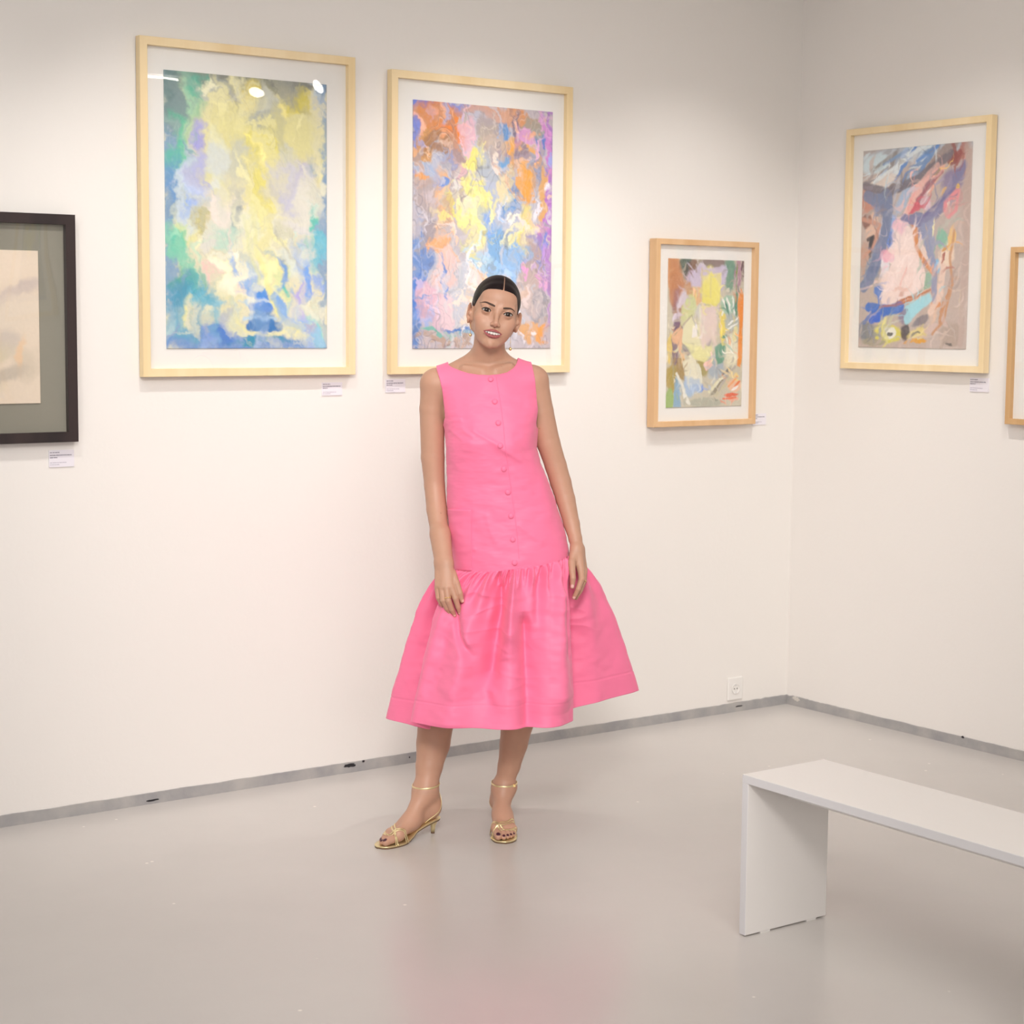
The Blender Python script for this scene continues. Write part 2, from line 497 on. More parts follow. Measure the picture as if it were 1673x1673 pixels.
def framed(x0, x1, z0, z1, d, bar, wood, wall, label, art=None, art_rect=None, mount=M_mount, cat='picture', glass_in=0.010, mount_in=0.020, gap=0.006):
    """framed picture hung on a wall: frame, mount, artwork, glazing as parts. s runs to the viewer's right."""
    if wall == 'x':
        cx = (x0 + x1) / 2; root = empty('framed_picture', (cx, 0, (z0 + z1) / 2))
    else:
        cx = (x0 + x1) / 2; root = empty('framed_picture', (0, cx, (z0 + z1) / 2), -PI / 2)
    w = abs(x1 - x0) / 2; h = (z1 - z0) / 2
    tag(root, label, cat, 'framed pictures on the gallery walls')
    # mitred frame profile
    prof = [(0.0, -gap), (0.0, -d + 0.001), (0.001, -d), (bar - 0.001, -d), (bar, -d + 0.001), (bar, -mount_in + 0.012), (bar, -gap)]
    V = []; F = []; n = len(prof)
    for (sx, sz) in ((-1, -1), (1, -1), (1, 1), (-1, 1)):
        for (i, y) in prof: V.append((sx * (w - i), y, sz * (h - i)))
    for c in range(4):
        e = (c + 1) % 4
        for k in range(n - 1):
            F.append((c * n + k, e * n + k, e * n + k + 1, c * n + k + 1))
        F.append((c * n + n - 1, e * n + n - 1, e * n, c * n))
    mesh_obj('frame', V, F, wood, root, smooth=False)
    b = MB(); yb = -(d - mount_in)
    b.box((-w + bar * 0.5, yb, -h + bar * 0.5), (w - bar * 0.5, yb + 0.004, h - bar * 0.5))
    b.build('mount', mount, root)
    g = MB(); g.box((-w + bar * 0.6, -(d - glass_in) - 0.002, -h + bar * 0.6), (w - bar * 0.6, -(d - glass_in), h - bar * 0.6))
    # a single pane face towards the room
    gm = MB(); yg = -(d - glass_in)
    gm.add([(-w + bar, yg, -h + bar), (w - bar, yg, -h + bar), (w - bar, yg, h - bar), (-w + bar, yg, h - bar)], [(0, 1, 2, 3)])
    gm.build('glass', M_glass, root)
    for s in (-1, 1):
        hk = MB(); hk.box((s * w * 0.6 - 0.012, -gap, h * 0.55), (s * w * 0.6 + 0.012, 0.0, h * 0.75)); hk.build('hanger', M_track, root)
    if art is not None:
        art.parent = root
        if wall == 'x': ax = (art_rect[0] + art_rect[1]) / 2 - cx
        else: ax = -((art_rect[0] + art_rect[1]) / 2 - cx)
        art.location = (ax, yb - 0.0005, (art_rect[2] + art_rect[3]) / 2 - (z0 + z1) / 2)
    return root


def art_size(r): return abs(r[1] - r[0]), r[3] - r[2]


S1 = [(.5, .015, .7, .03, 0, '#7c807c', .5), (.02, .5, .045, .6, 0, '#7aa2c8', .6), (.985, .4, .03, .6, 0, '#7d9fc4', .6), (.5, .985, .7, .04, 0, '#5f8fd0', .6),
      (.04, .1, .06, .14, 0, '#6d8a86'), (.3, .06, .14, .03, 0, '#c4c08a'), (.08, .27, .06, .16, 0, '#62caa8', .6), (.19, .09, .07, .08, 10, '#45bfa6'), (.13, .13, .05, .1, 0, '#a8d8b8'),
      (.05, .42, .04, .12, 0, '#6c9cd0'), (.1, .5, .05, .14, 0, '#d8e4e8'),
      (.55, .2, .36, .15, 0, '#e8e29c', .7), (.6, .34, .13, .2, 0, '#ece37a', .6), (.76, .08, .13, .035, 0, '#e6da6c'), (.5, .06, .1, .03, 0, '#dfcf68'), (.86, .28, .1, .14, 0, '#e6e0a0', .6),
      (.36, .045, .08, .03, 0, '#a8b0ac'), (.6, .1, .07, .06, 0, '#b4bab8'), (.83, .06, .08, .03, 10, '#dcd060'),
      (.2, .23, .045, .06, 0, '#a4a4ea'), (.22, .36, .07, .07, 0, '#b6baea'), (.15, .46, .06, .06, 20, '#96b8f0'), (.14, .36, .05, .05, 0, '#b8c4e8'), (.75, .4, .09, .09, 0, '#cbcbe0'), (.84, .34, .06, .05, 0, '#c8c4dc'), (.72, .26, .06, .06, 0, '#d8dacb'),
      (.35, .49, .16, .06, 0, '#f6ece4'), (.86, .46, .06, .13, 0, '#e8e6dc'), (.32, .3, .06, .09, 0, '#dde4e0'), (.45, .3, .07, .08, 30, '#d2d4c2'), (.3, .4, .1, .04, 40, '#e8e6ac'), (.42, .53, .025, .05, 10, '#879ba4'), (.2, .53, .06, .02, 0, '#c8c078'),
      (.12, .57, .08, .03, 0, '#ece8a0'), (.35, .58, .1, .04, 0, '#c0e0d0'), (.28, .6, .05, .05, 0, '#e4e2d8'),
      (.91, .55, .045, .09, 0, '#48c6b8'), (.94, .63, .04, .1, 0, '#64bfd8'), (.08, .62, .06, .07, 0, '#66cfb0'), (.11, .7, .04, .1, -10, '#8fd4b8'), (.1, .77, .07, .045, 0, '#18a68a'), (.2, .81, .12, .07, 0, '#5cb4d2', .6), (.06, .83, .06, .06, 0, '#3f9fc0'),
      (.5, .68, .12, .12, 0, '#e8e8d4', .6), (.5, .73, .03, .06, 0, '#8ab8ee'), (.4, .67, .02, .06, 0, '#98bcf0'), (.27, .71, .05, .035, 0, '#f2cec6'), (.45, .76, .05, .04, 0, '#f2d2c8'),
      (.55, .775, .08, .018, 0, '#4c98e6', .5), (.57, .81, .09, .02, 0, '#3380da', .5), (.6, .895, .11, .032, 0, '#1f7cc0', .5), (.56, .845, .1, .012, 0, '#a8d0f0', .6), (.5, .965, .24, .025, 0, '#2292b2', .5),
      (.78, .84, .13, .028, 62, '#6fabea', .5), (.86, .73, .045, .1, 0, '#88b6f0'), (.1, .92, .14, .06, 0, '#60a8c8', .6), (.33, .955, .13, .03, 0, '#5484d4'), (.9, .93, .07, .06, 0, '#86d2da'), (.84, .8, .04, .06, 30, '#b4a8e8'),
      (.14, .86, .045, .05, 0, '#efe9a6'), (.38, .82, .05, .13, -12, '#e8e4b6'), (.42, .92, .05, .03, 0, '#d8dcc0'), (.6, .62, .06, .22, -22, '#eee9a6'), (.68, .77, .022, .18, -28, '#dfe8b0', .5), (.75, .6, .05, .1, -30, '#d8d8c0'), (.8, .68, .03, .1, -25, '#e8e6d0'), (.72, .68, .05, .03, 30, '#b0b8ac'),
      (.6, .935, .22, .006, -4, '#e8e8c0', .8), (.75, .9, .012, .1, -40, '#eae8b8', .8), (.85, .93, .05, .02, 30, '#c0a8b0')]
S2 = [(.22, .01, .3, .025, 4, '#5a78dc'), (.65, .03, .32, .03, 4, '#e09244'), (.01, .15, .03, .2, 0, '#6c80dc'), (.02, .75, .04, .3, 0, '#5088d0'), (.985, .4, .025, .5, 0, '#b478d0'),
      (.45, .4, .4, .35, 0, '#bcc6dc', .8), (.5, .75, .4, .22, 0, '#d4d8e4', .8),
      (.2, .07, .18, .08, 10, '#dc8838'), (.3, .1, .09, .055, 0, '#ec8830'), (.08, .2, .06, .1, 0, '#d49850'), (.16, .16, .1, .05, 0, '#a87850'), (.04, .32, .05, .06, 0, '#f0a244'), (.72, .17, .11, .06, 20, '#f0b050'), (.77, .27, .06, .13, -10, '#efaa48'), (.82, .33, .04, .06, 0, '#eea840'), (.2, .4, .07, .13, 0, '#eab888'), (.16, .57, .08, .045, 0, '#f4b274'), (.93, .34, .03, .12, 0, '#e4ac60'),
      (.42, .21, .09, .05, 0, '#f4ea76'), (.41, .42, .09, .17, 0, '#f6ec88'), (.45, .52, .07, .08, 0, '#f9f1aa'), (.55, .12, .09, .05, -30, '#e6dc80'), (.8, .5, .05, .1, 0, '#eede7c'), (.62, .34, .06, .06, 0, '#f0e0b0'), (.27, .42, .02, .12, -30, '#f0e878'),
      (.6, .1, .06, .06, 20, '#5492d2'), (.64, .21, .1, .04, 0, '#60a2da'), (.9, .15, .05, .05, 0, '#4078d0'), (.2, .33, .05, .025, 0, '#5a90e0'), (.69, .38, .05, .08, 10, '#4f98e0'), (.52, .47, .06, .07, 0, '#88b0ee'), (.58, .6, .05, .12, 0, '#78b4e8'), (.72, .63, .07, .1, 0, '#90c0f0'), (.05, .6, .05, .1, 0, '#6890d0'), (.04, .78, .04, .1, 0, '#4080d8'), (.5, .66, .1, .05, 0, '#b8dcf2'), (.08, .27, .08, .04, 0, '#a8bcdc'), (.55, .25, .1, .06, 0, '#b8c0cc'),
      (.1, .4, .07, .08, 0, '#b8a8a8'), (.1, .5, .07, .06, 0, '#a89ca2'), (.86, .07, .08, .055, 0, '#a4a096'), (.52, .1, .07, .06, 0, '#b0a2a4'), (.6, .16, .1, .05, 0, '#c8b4a8'), (.28, .22, .07, .06, 0, '#ac8e8c'), (.32, .33, .06, .09, 0, '#c0b0b0'), (.87, .64, .08, .13, 0, '#b8a0a2'), (.8, .75, .1, .1, 0, '#c8b4b0'), (.3, .55, .08, .1, -30, '#c8c0c8'), (.75, .08, .05, .05, 0, '#7a6e8a'), (.88, .22, .04, .08, 0, '#8890b0'),
      (.95, .14, .025, .16, -15, '#d88ed6'), (.965, .4, .02, .2, 0, '#bc74d2'), (.22, .68, .09, .08, 0, '#f2cec8'), (.1, .8, .07, .09, 0, '#eac0d2'), (.25, .85, .07, .08, 0, '#f2d6de'), (.81, .66, .025, .05, 0, '#f2a8e0'), (.93, .74, .04, .06, 0, '#e4a8d8'), (.91, .5, .05, .06, 20, '#cfa0c2'), (.38, .11, .07, .05, 0, '#e6bac8'), (.8, .1, .05, .05, -30, '#e0a0d4'), (.95, .6, .02, .08, 0, '#7888dc'), (.22, .72, .015, .1, -20, '#5890e0'),
      (.88, .92, .12, .05, 0, '#e6ae70'), (.95, .93, .03, .06, 0, '#f0a650'), (.2, .93, .14, .02, 0, '#72c0b2'), (.3, .915, .14, .01, 5, '#3a7ccc'), (.5, .95, .2, .03, 0, '#90b8d2'), (.3, .965, .3, .02, 0, '#c0a290'), (.42, .78, .05, .12, 0, '#f6dcc2'), (.5, .74, .04, .05, 0, '#f4bc88'), (.9, .83, .06, .05, 0, '#9a98a4')]
S3 = [(.08, .1, .1, .18, -8, '#d49052'), (.12, .26, .09, .14, 0, '#a87a68'), (.22, .03, .08, .06, 0, '#405c50'), (.27, .1, .06, .07, 0, '#5c5850'), (.33, .05, .06, .05, 0, '#7a5a4a'), (.6, .025, .2, .04, 0, '#7c6a68'), (.8, .09, .08, .11, 0, '#6a9a82', .3), (.92, .1, .05, .12, 0, '#b08298', .3), (.9, .12, .012, .1, 0, '#8a9a50'), (.98, .06, .02, .08, 0, '#5a3848'),
      (.33, .14, .1, .07, 0, '#cbb8d0', .25), (.42, .05, .08, .035, 0, '#d6d2dc'), (.72, .08, .06, .05, 0, '#c6c2d6'), (.7, .14, .05, .06, 0, '#c0b8c8'), (.54, .17, .11, .13, 0, '#efe880', .2), (.53, .27, .1, .05, 0, '#ede470', .25), (.5, .15, .015, .09, 0, '#d8c890'), (.36, .22, .06, .05, 30, '#e4bc8c', .2), (.27, .2, .05, .05, 0, '#c89468'),
      (.3, .31, .09, .08, 0, '#d0d498', .25), (.17, .27, .05, .07, 30, '#dcd2de', .2), (.1, .4, .05, .04, 0, '#e2d8e6'), (.12, .47, .06, .08, 0, '#6c4c6c', .25), (.1, .62, .06, .1, 0, '#7c6274', .3), (.03, .6, .03, .1, 0, '#e8cc70'),
      (.96, .33, .04, .14, 0, '#f08a24', .2), (.97, .6, .03, .12, 0, '#f09c40', .3), (.72, .43, .05, .12, 0, '#ecd85e', .25), (.8, .3, .1, .07, 0, '#a4c8b0', .25), (.75, .3, .012, .06, -25, '#f0f0e8', .2), (.8, .3, .012, .06, -20, '#f4f2ea', .2), (.86, .31, .012, .07, -10, '#eef0e8', .2), (.78, .33, .012, .06, -20, '#3a7c60', .3), (.9, .3, .02, .1, 0, '#488a6c', .3), (.85, .42, .1, .06, 0, '#b4bcb4', .25), (.86, .41, .09, .008, -30, '#f4f4ee', .3), (.84, .45, .09, .008, -25, '#f2f2ec', .3), (.76, .52, .05, .012, 0, '#5a9a88', .3),
      (.5, .38, .16, .09, 0, '#d6d0ca', .3), (.52, .33, .08, .03, 0, '#a8a09c', .4), (.56, .42, .08, .09, 0, '#ead2ca', .3), (.36, .5, .15, .1, -20, '#e8e4bc', .2), (.42, .61, .18, .06, 0, '#e6e2a6', .25), (.46, .46, .03, .14, 0, '#ece6c0', .3), (.35, .47, .04, .05, 0, '#f4f0f4', .2), (.12, .52, .07, .06, 45, '#e8ba92', .2), (.19, .6, .03, .08, -15, '#efbe80', .3), (.28, .6, .08, .04, 15, '#a4a096', .25), (.54, .54, .03, .05, 0, '#b0a4a8'), (.72, .63, .06, .07, 0, '#5a9c80', .25), (.62, .72, .06, .03, -20, '#ecc6b8', .2),
      (.44, .74, .1, .06, 0, '#a89a58', .3), (.2, .74, .07, .08, -20, '#a88a50', .2), (.07, .8, .08, .09, 0, '#b29a4a', .25), (.3, .86, .09, .07, 0, '#a6c0da', .3), (.44, .87, .04, .03, 0, '#6c96e2', .3), (.15, .9, .05, .1, 0, '#88aac2', .25), (.04, .95, .06, .08, 0, '#9aba6a', .3), (.65, .73, .12, .08, 0, '#a8b6c2', .3), (.75, .84, .18, .04, -42, '#cac2a2', .25), (.68, .86, .14, .015, -42, '#8c8472', .3), (.8, .76, .1, .012, -42, '#7c7878', .3), (.72, .82, .1, .012, -42, '#f2eee2', .3),
      (.34, .7, .04, .1, -15, '#ece8d2', .25), (.42, .78, .03, .08, -15, '#e8e6d4', .3), (.85, .62, .09, .12, 0, '#e6e2c8', .3), (.9, .5, .03, .06, 0, '#e8e0a8'), (.83, .6, .012, .1, -30, '#f6f4ea', .3), (.9, .86, .09, .05, 0, '#efc0a0', .3), (.86, .925, .09, .012, -3, '#e65a2c', .3), (.93, .85, .06, .01, -38, '#e8702c', .3), (.9, .88, .05, .01, -30, '#f6f0ec', .3), (.88, .95, .08, .012, 0, '#f0b49c', .3), (.93, .8, .04, .03, 0, '#efd48c'), (.5, .97, .25, .03, 0, '#b0b2a2', .4), (.25, .93, .02, .06, -25, '#f0efe6', .3)]
S4 = [(.5, .02, .6, .05, -5, '#b8c4d0', .6), (.12, .07, .14, .05, -10, '#d4e6ec'), (.2, .12, .22, .02, -48, '#948a86'), (.36, .07, .2, .02, -48, '#e4eef2'), (.42, .06, .18, .012, -48, '#5a90d4'), (.52, .09, .2, .025, -48, '#dde9ee'), (.6, .07, .2, .016, -48, '#6a94c8'), (.74, .05, .18, .03, -35, '#a08c86'), (.84, .07, .05, .035, -30, '#96504a'), (.94, .06, .05, .09, 0, '#b47466'), (.97, .35, .04, .4, 0, '#c0aaa2', .5), (.93, .65, .09, .35, 0, '#c6b4aa', .5),
      (.18, .16, .14, .035, -20, '#e8dcd2'), (.24, .2, .16, .018, -20, '#847a7a'), (.4, .17, .16, .03, -35, '#786e70'), (.42, .22, .05, .12, -150, '#a8c0dc', .5),
      (.6, .2, .2, .035, -52, '#a06878'), (.5, .25, .035, .11, 35, '#f2c4ba'), (.7, .16, .03, .09, 35, '#f2b8a0'), (.72, .14, .012, .04, 35, '#f0c850'), (.62, .22, .015, .08, 40, '#f6e8e4'), (.84, .18, .1, .06, -45, '#8c80a4'), (.78, .28, .14, .03, -50, '#7c7ca4'), (.5, .3, .055, .028, 0, '#d85a6c'), (.47, .27, .02, .015, 0, '#f0d050'), (.6, .28, .05, .04, -40, '#e8ccd6'), (.82, .27, .045, .075, 20, '#e89894'), (.87, .21, .03, .015, 0, '#f2c240'), (.8, .3, .012, .05, 10, '#f8e8d8'),
      (.05, .25, .06, .07, 0, '#cc8c74'), (.1, .39, .06, .08, 20, '#e6c2ac'), (.05, .36, .05, .03, -40, '#8a5a50'), (.1, .48, .025, .045, 20, '#302c34'), (.07, .53, .05, .02, -50, '#50484c'), (.04, .55, .04, .1, 0, '#c8a492'),
      (.17, .27, .09, .055, 20, '#8890b2'), (.23, .28, .05, .08, 0, '#787e98'), (.21, .45, .04, .17, 9, '#7684a6', .3), (.11, .6, .065, .065, 20, '#8a9cb4', .3), (.15, .53, .035, .07, 10, '#8296b2'), (.1, .665, .09, .012, -10, '#e8d0cc'), (.17, .5, .012, .15, 9, '#e8d8dc'),
      (.28, .45, .05, .05, 0, '#5a8ada'), (.32, .38, .05, .05, -20, '#90b4e6'), (.24, .58, .04, .07, 0, '#f0ecf0'), (.2, .72, .06, .04, 0, '#4a80d4'),
      (.38, .44, .09, .085, 0, '#f6dede', .25), (.42, .54, .13, .1, 0, '#f9e6e0', .22), (.4, .66, .2, .075, -8, '#f8e2da', .22), (.36, .385, .06, .035, 0, '#f0b4cc', .3), (.26, .535, .05, .035, 10, '#f2b4c8', .3), (.42, .6, .012, .06, 20, '#f0b4a8', .6), (.48, .64, .06, .01, -15, '#f2bcb0', .6),
      (.5, .35, .09, .02, 5, '#6c7498'), (.55, .4, .05, .07, -25, '#8890b4'), (.53, .48, .02, .13, -18, '#d88c54', .3), (.62, .4, .05, .09, 10, '#9098ba'), (.66, .5, .04, .12, -5, '#98a0be'), (.63, .46, .012, .08, -15, '#f0c070'), (.68, .4, .01, .05, 5, '#f6efc0'), (.6, .52, .02, .1, -20, '#f2dcd2'), (.76, .46, .05, .05, -20, '#84c4aa', .3), (.72, .6, .03, .04, 0, '#84bce0'), (.8, .54, .06, .07, 10, '#f2dcc6', .3), (.8, .5, .04, .012, -40, '#d49848'), (.78, .56, .012, .04, 20, '#a85040'), (.84, .46, .03, .06, 10, '#f0c878'),
      (.64, .67, .05, .05, 0, '#92bca6', .3), (.45, .755, .2, .012, -14, '#c07850', .4), (.55, .74, .14, .012, -20, '#e8c0ac'),
      (.27, .8, .16, .035, -5, '#3a74cc', .3), (.17, .845, .06, .035, -15, '#306cd4', .3), (.36, .8, .05, .02, -20, '#dfe4ee'), (.53, .8, .11, .035, -32, '#aae2ec', .18), (.44, .84, .06, .03, -30, '#9088a0'), (.6, .86, .1, .02, -20, '#8c8890'),
      (.72, .77, .05, .12, 15, '#e6c4ac'), (.7, .72, .012, .12, 8, '#d8a078'), (.79, .8, .018, .12, 18, '#cc9060'), (.72, .8, .05, .02, -20, '#d88c50'),
      (.28, .93, .14, .05, 0, '#dfd85c', .25), (.3, .925, .06, .03, -15, '#f2f2ee', .2), (.3, .93, .03, .01, -20, '#4c4c4c', .3), (.45, .92, .045, .045, 0, '#4c4c54', .3), (.56, .93, .09, .03, -15, '#e8d890', .3), (.55, .965, .12, .01, -8, '#e6a840', .3), (.08, .92, .08, .05, 0, '#7c848e'), (.15, .97, .12, .02, 0, '#a8a08c'), (.7, .9, .08, .02, -10, '#d8c0b8'), (.86, .93, .1, .06, 0, '#b6a294'), (.95, .8, .02, .1, 0, '#e6d8b4'), (.84, .975, .03, .008, 0, '#6c6460')]
S0 = [(.5, .1, .6, .12, 0, '#eddcc8', .7), (.8, .28, .3, .04, -22, '#cfc0b8', .7), (.6, .45, .4, .12, -15, '#e4d6c4', .7), (.75, .6, .12, .08, -20, '#d0c4b8', .6), (.5, .7, .3, .06, -10, '#d8ccb0', .6), (.9, .75, .1, .1, 0, '#d6c8b4', .6), (.4, .9, .3, .06, 0, '#ddd0b0', .6), (.86, .68, .03, .12, 10, '#e8c8a4', .7), (.7, .82, .2, .05, -15, '#c4b8a8', .7)]

def _z(pts, x0, y0, w, h): return [((x - x0) / w, (y - y0) / h) for x, y in pts]


L1 = [(k, _z(p, 235, 250, 690, 1150), w, c) for k, p, w, c in [
    ('L', [(545, 800), (536, 850)], 0.03, '#93a0a6'), ('L', [(590, 790), (620, 960), (645, 1090), (700, 1230), (800, 1325)], 0.03, '#eeea9e'), ('L', [(600, 760), (680, 900), (740, 950)], 0.035, '#f2eeae'),
    ('L', [(700, 880), (760, 1000), (830, 1060)], 0.02, '#c8c8b4'), ('L', [(560, 840), (590, 980), (620, 1120)], 0.02, '#dfe2b4'), ('L', [(500, 1180), (520, 1270), (570, 1320)], 0.02, '#e6e4b0'),
    ('L', [(585, 1160), (640, 1168)], 0.045, '#4a94e6'), ('L', [(595, 1222), (665, 1228)], 0.05, '#2f7edc'), ('L', [(590, 1300), (715, 1300)], 0.06, '#1f74bc'), ('L', [(575, 1194), (665, 1196)], 0.012, '#d8e8f4'), ('L', [(560, 1268), (700, 1264)], 0.014, '#b8d8f2'),
    ('L', [(560, 1312), (640, 1346), (720, 1336), (765, 1290)], 0.016, '#ece8b4'), ('L', [(690, 1170), (740, 1260), (812, 1312)], 0.05, '#78aeea'), ('L', [(725, 1130), (745, 1170)], 0.02, '#58c8b8'), ('L', [(835, 1060), (845, 1180)], 0.035, '#6fa4ee')]]
L3 = [(k, _z(p, 300, 260, 610, 1190), w, c) for k, p, w, c in [
    ('P', [(312, 262), (380, 268), (440, 470), (340, 640), (312, 600)], 0.04, '#c4875c'), ('P', [(345, 520), (400, 480), (380, 600), (340, 680)], 0.04, '#9c7078'), ('P', [(470, 400), (540, 290), (620, 330), (745, 312), (762, 390), (722, 480), (640, 350), (560, 480), (480, 480)], 0.02, '#cdc2d8'),
    ('P', [(572, 390), (640, 375), (722, 362), (715, 600), (680, 640), (565, 600)], 0.02, '#ece478'), ('L', [(568, 330), (566, 620)], 0.02, '#d6c49c'), ('L', [(640, 390), (640, 560)], 0.02, '#d8d08c'), ('P', [(500, 520), (540, 485), (565, 600), (530, 640)], 0.012, '#e6b888'),
    ('P', [(410, 640), (470, 560), (510, 650), (470, 720), (400, 800)], 0.02, '#d2d69c'), ('P', [(490, 710), (575, 940), (520, 1000), (415, 930), (420, 820)], 0.006, '#e6e2bc'), ('P', [(415, 815), (345, 880), (400, 1020), (416, 980)], 0.006, '#e8ba94'), ('L', [(490, 708), (575, 945)], 0.006, '#a8a890'), ('L', [(490, 708), (345, 880)], 0.006, '#b0a080'),
    ('P', [(418, 935), (520, 1005), (470, 1030), (418, 1010)], 0.02, '#a2a096'), ('P', [(560, 640), (690, 640), (690, 950), (650, 900), (590, 980), (560, 900)], 0.04, '#e8d4cc'), ('L', [(555, 640), (560, 780)], 0.02, '#f0ead0'), ('P', [(500, 800), (530, 790), (535, 880), (490, 890)], 0.01, '#f6f2f8'), ('P', [(430, 930), (560, 960), (650, 1030), (600, 1090), (520, 1060)], 0.02, '#e8e4a4'),
    ('P', [(420, 1080), (490, 1050), (560, 1260), (460, 1270)], 0.02, '#ebe7cf'), ('P', [(590, 1110), (650, 1060), (665, 1120), (610, 1160)], 0.012, '#f0c6ba'), ('P', [(680, 960), (730, 930), (752, 1090), (700, 1110)], 0.015, '#5e9c82'), ('P', [(866, 570), (915, 520), (897, 1130), (868, 1120), (880, 800)], 0.015, '#f09234'), ('P', [(310, 1180), (362, 1120), (372, 1300), (350, 1340)], 0.012, '#b29c4c'),
    ('L', [(380, 1180), (430, 1290), (480, 1420)], 0.03, '#eceade'), ('P', [(362, 1250), (400, 1260), (415, 1450), (355, 1450)], 0.012, '#8cb0ca'), ('P', [(440, 1200), (560, 1230), (580, 1330), (450, 1330)], 0.03, '#aac0dc'), ('L', [(720, 1320), (800, 1180), (850, 1130)], 0.025, '#b8b0a8'), ('L', [(640, 1330), (750, 1210)], 0.03, '#e6e2c0'), ('L', [(760, 1390), (860, 1380)], 0.016, '#ea6a3c'), ('L', [(800, 1290), (870, 1210)], 0.02, '#f0a060')]]
L4 = [(k, _z(p, 200, 230, 515, 950), w, c) for k, p, w, c in [
    ('L', [(215, 400), (330, 435), (430, 400), (560, 320), (620, 280)], 0.06, '#77707a'), ('L', [(240, 330), (360, 250)], 0.03, '#9a9490'), ('L', [(260, 380), (430, 270), (500, 230)], 0.03, '#e6eef0'), ('L', [(460, 300), (560, 235)], 0.025, '#5f92d4'), ('L', [(300, 300), (420, 240)], 0.02, '#7fa0c8'),
    ('L', [(225, 450), (275, 475), (320, 445), (336, 520), (318, 630), (288, 730), (250, 850), (220, 885)], 0.085, '#7886a8'), ('L', [(205, 560), (290, 590), (260, 700), (215, 740)], 0.03, '#d09a84'), ('L', [(235, 660), (260, 650), (245, 700)], 0.03, '#34303a'),
    ('L', [(412, 560), (480, 585), (560, 530), (620, 440), (680, 330)], 0.06, '#8080a8'), ('L', [(430, 520), (470, 420), (560, 330)], 0.05, '#f0beb4'), ('L', [(470, 480), (580, 360)], 0.03, '#a86470'), ('L', [(500, 560), (640, 440)], 0.02, '#70689a'), ('L', [(610, 560), (600, 500), (660, 450), (650, 540), (620, 570)], 0.03, '#ea949a'), ('L', [(630, 300), (660, 270), (650, 310)], 0.04, '#9c4c48'),
    ('P', [(372, 568), (430, 580), (465, 680), (520, 830), (512, 900), (350, 972), (300, 970), (330, 870), (352, 780), (312, 740), (375, 655), (352, 600)], 0.012, '#f9e5df'), ('P', [(372, 568), (430, 585), (400, 640), (350, 600)], 0.03, '#f3bed0'), ('L', [(318, 735), (350, 750)], 0.07, '#f4b6ca'), ('L', [(430, 800), (400, 880)], 0.012, '#f4bcb4'),
    ('L', [(468, 620), (472, 700), (530, 800), (562, 835)], 0.03, '#da9058'), ('L', [(500, 600), (530, 700), (560, 800), (565, 960)], 0.045, '#929aba'), ('L', [(645, 630), (630, 760), (645, 880), (610, 1050), (560, 1110)], 0.02, '#cc9468'), ('L', [(600, 800), (590, 930), (550, 1010)], 0.05, '#ecd0c0'),
    ('L', [(245, 985), (330, 1005), (405, 985)], 0.07, '#3a74cc'), ('L', [(265, 1050), (310, 1030)], 0.06, '#2f6ad4'), ('L', [(440, 1040), (480, 980), (540, 945)], 0.075, '#a8e0ec'), ('L', [(300, 985), (420, 965), (545, 905)], 0.014, '#c07850'), ('L', [(195, 900), (260, 880)], 0.012, '#ecd4d0'), ('L', [(700, 280), (702, 700), (690, 1160)], 0.05, '#c2aca2')]]

R1 = (-2.767, -2.185, 1.461, 2.325)
A1 = painting('artwork', *art_size(R1), '#e6e2c4', S1, 101, 0.060, 0.12, soft0=0.42, dabs=(230, 78, 35, 0.07, 0.022, 0.05, 0.5, 0.08, 0.2), lines=L1)
framed(-2.855, -2.084, 1.373, 2.420, 0.034, 0.026, M_maple, 'x', 'tall pale maple frame with yellow, green and blue abstract painting, beside the black frame', A1, R1)
R2 = (-1.845, -1.251, 1.459, 2.303)
A2 = painting('artwork', *art_size(R2), '#c6bcc4', S2, 202, 0.055, 0.45, soft0=0.22, dabs=(420, 85, 35, 0.05, 0.014, 0.06, 0.3, 0.15, 0.25))
framed(-1.942, -1.172, 1.372, 2.395, 0.034, 0.026, M_maple, 'x', 'pale maple framed orange, blue and mauve abstract painting hanging behind the woman', A2, R2)
R3 = (-0.704, -0.316, 1.2325, 1.7975)
A3 = painting('artwork', *art_size(R3), '#cdc6b2', S3, 303, 0.020, 0.0, soft0=0.18, dabs=(260, 70, 45, 0.05, 0.011, 0.05, 0.3, 0.12, 0.1), lines=L3)
framed(-0.778, -0.253, 1.160, 1.870, 0.047, 0.021, M_beech, 'x', 'smaller beech frame with green, ochre and orange abstract, right of the woman', A3, R3)
R4 = (-0.364, -0.894, 1.468, 2.214)
A4 = painting('artwork', *art_size(R4), '#c6b6ae', S4, 404, 0.022, 0.0, soft0=0.22, dabs=(300, -50, 28, 0.06, 0.010, 0.05, 0.35, 0.12, 0.1), lines=L4)
framed(-0.286, -0.992, 1.384, 2.300, 0.036, 0.024, M_maple, 'y', 'pale maple framed abstract with pale pink triangle on the right wall', A4, R4)
framed(-1.097, -1.66, 1.207, 1.831, 0.038, 0.020, M_oak, 'y', 'oak frame with white mount cut off by the right edge of the photo',
       painting('artwork', 0.30, 0.40, '#d8c8b0', S0, 505, 0.03), (-1.23, -1.53, 1.32, 1.72))
R0 = (-3.60, -3.185, 1.297, 1.755)
A0 = painting('artwork', *art_size(R0), '#e6d6c2', S0, 606, 0.03, 0.0, 0.03)
framed(-3.70, -3.072, 1.178, 1.866, 0.034, 0.031, M_black, 'x', 'black framed beige artwork with grey mount at the left edge', A0, R0, mount=M_greymount)
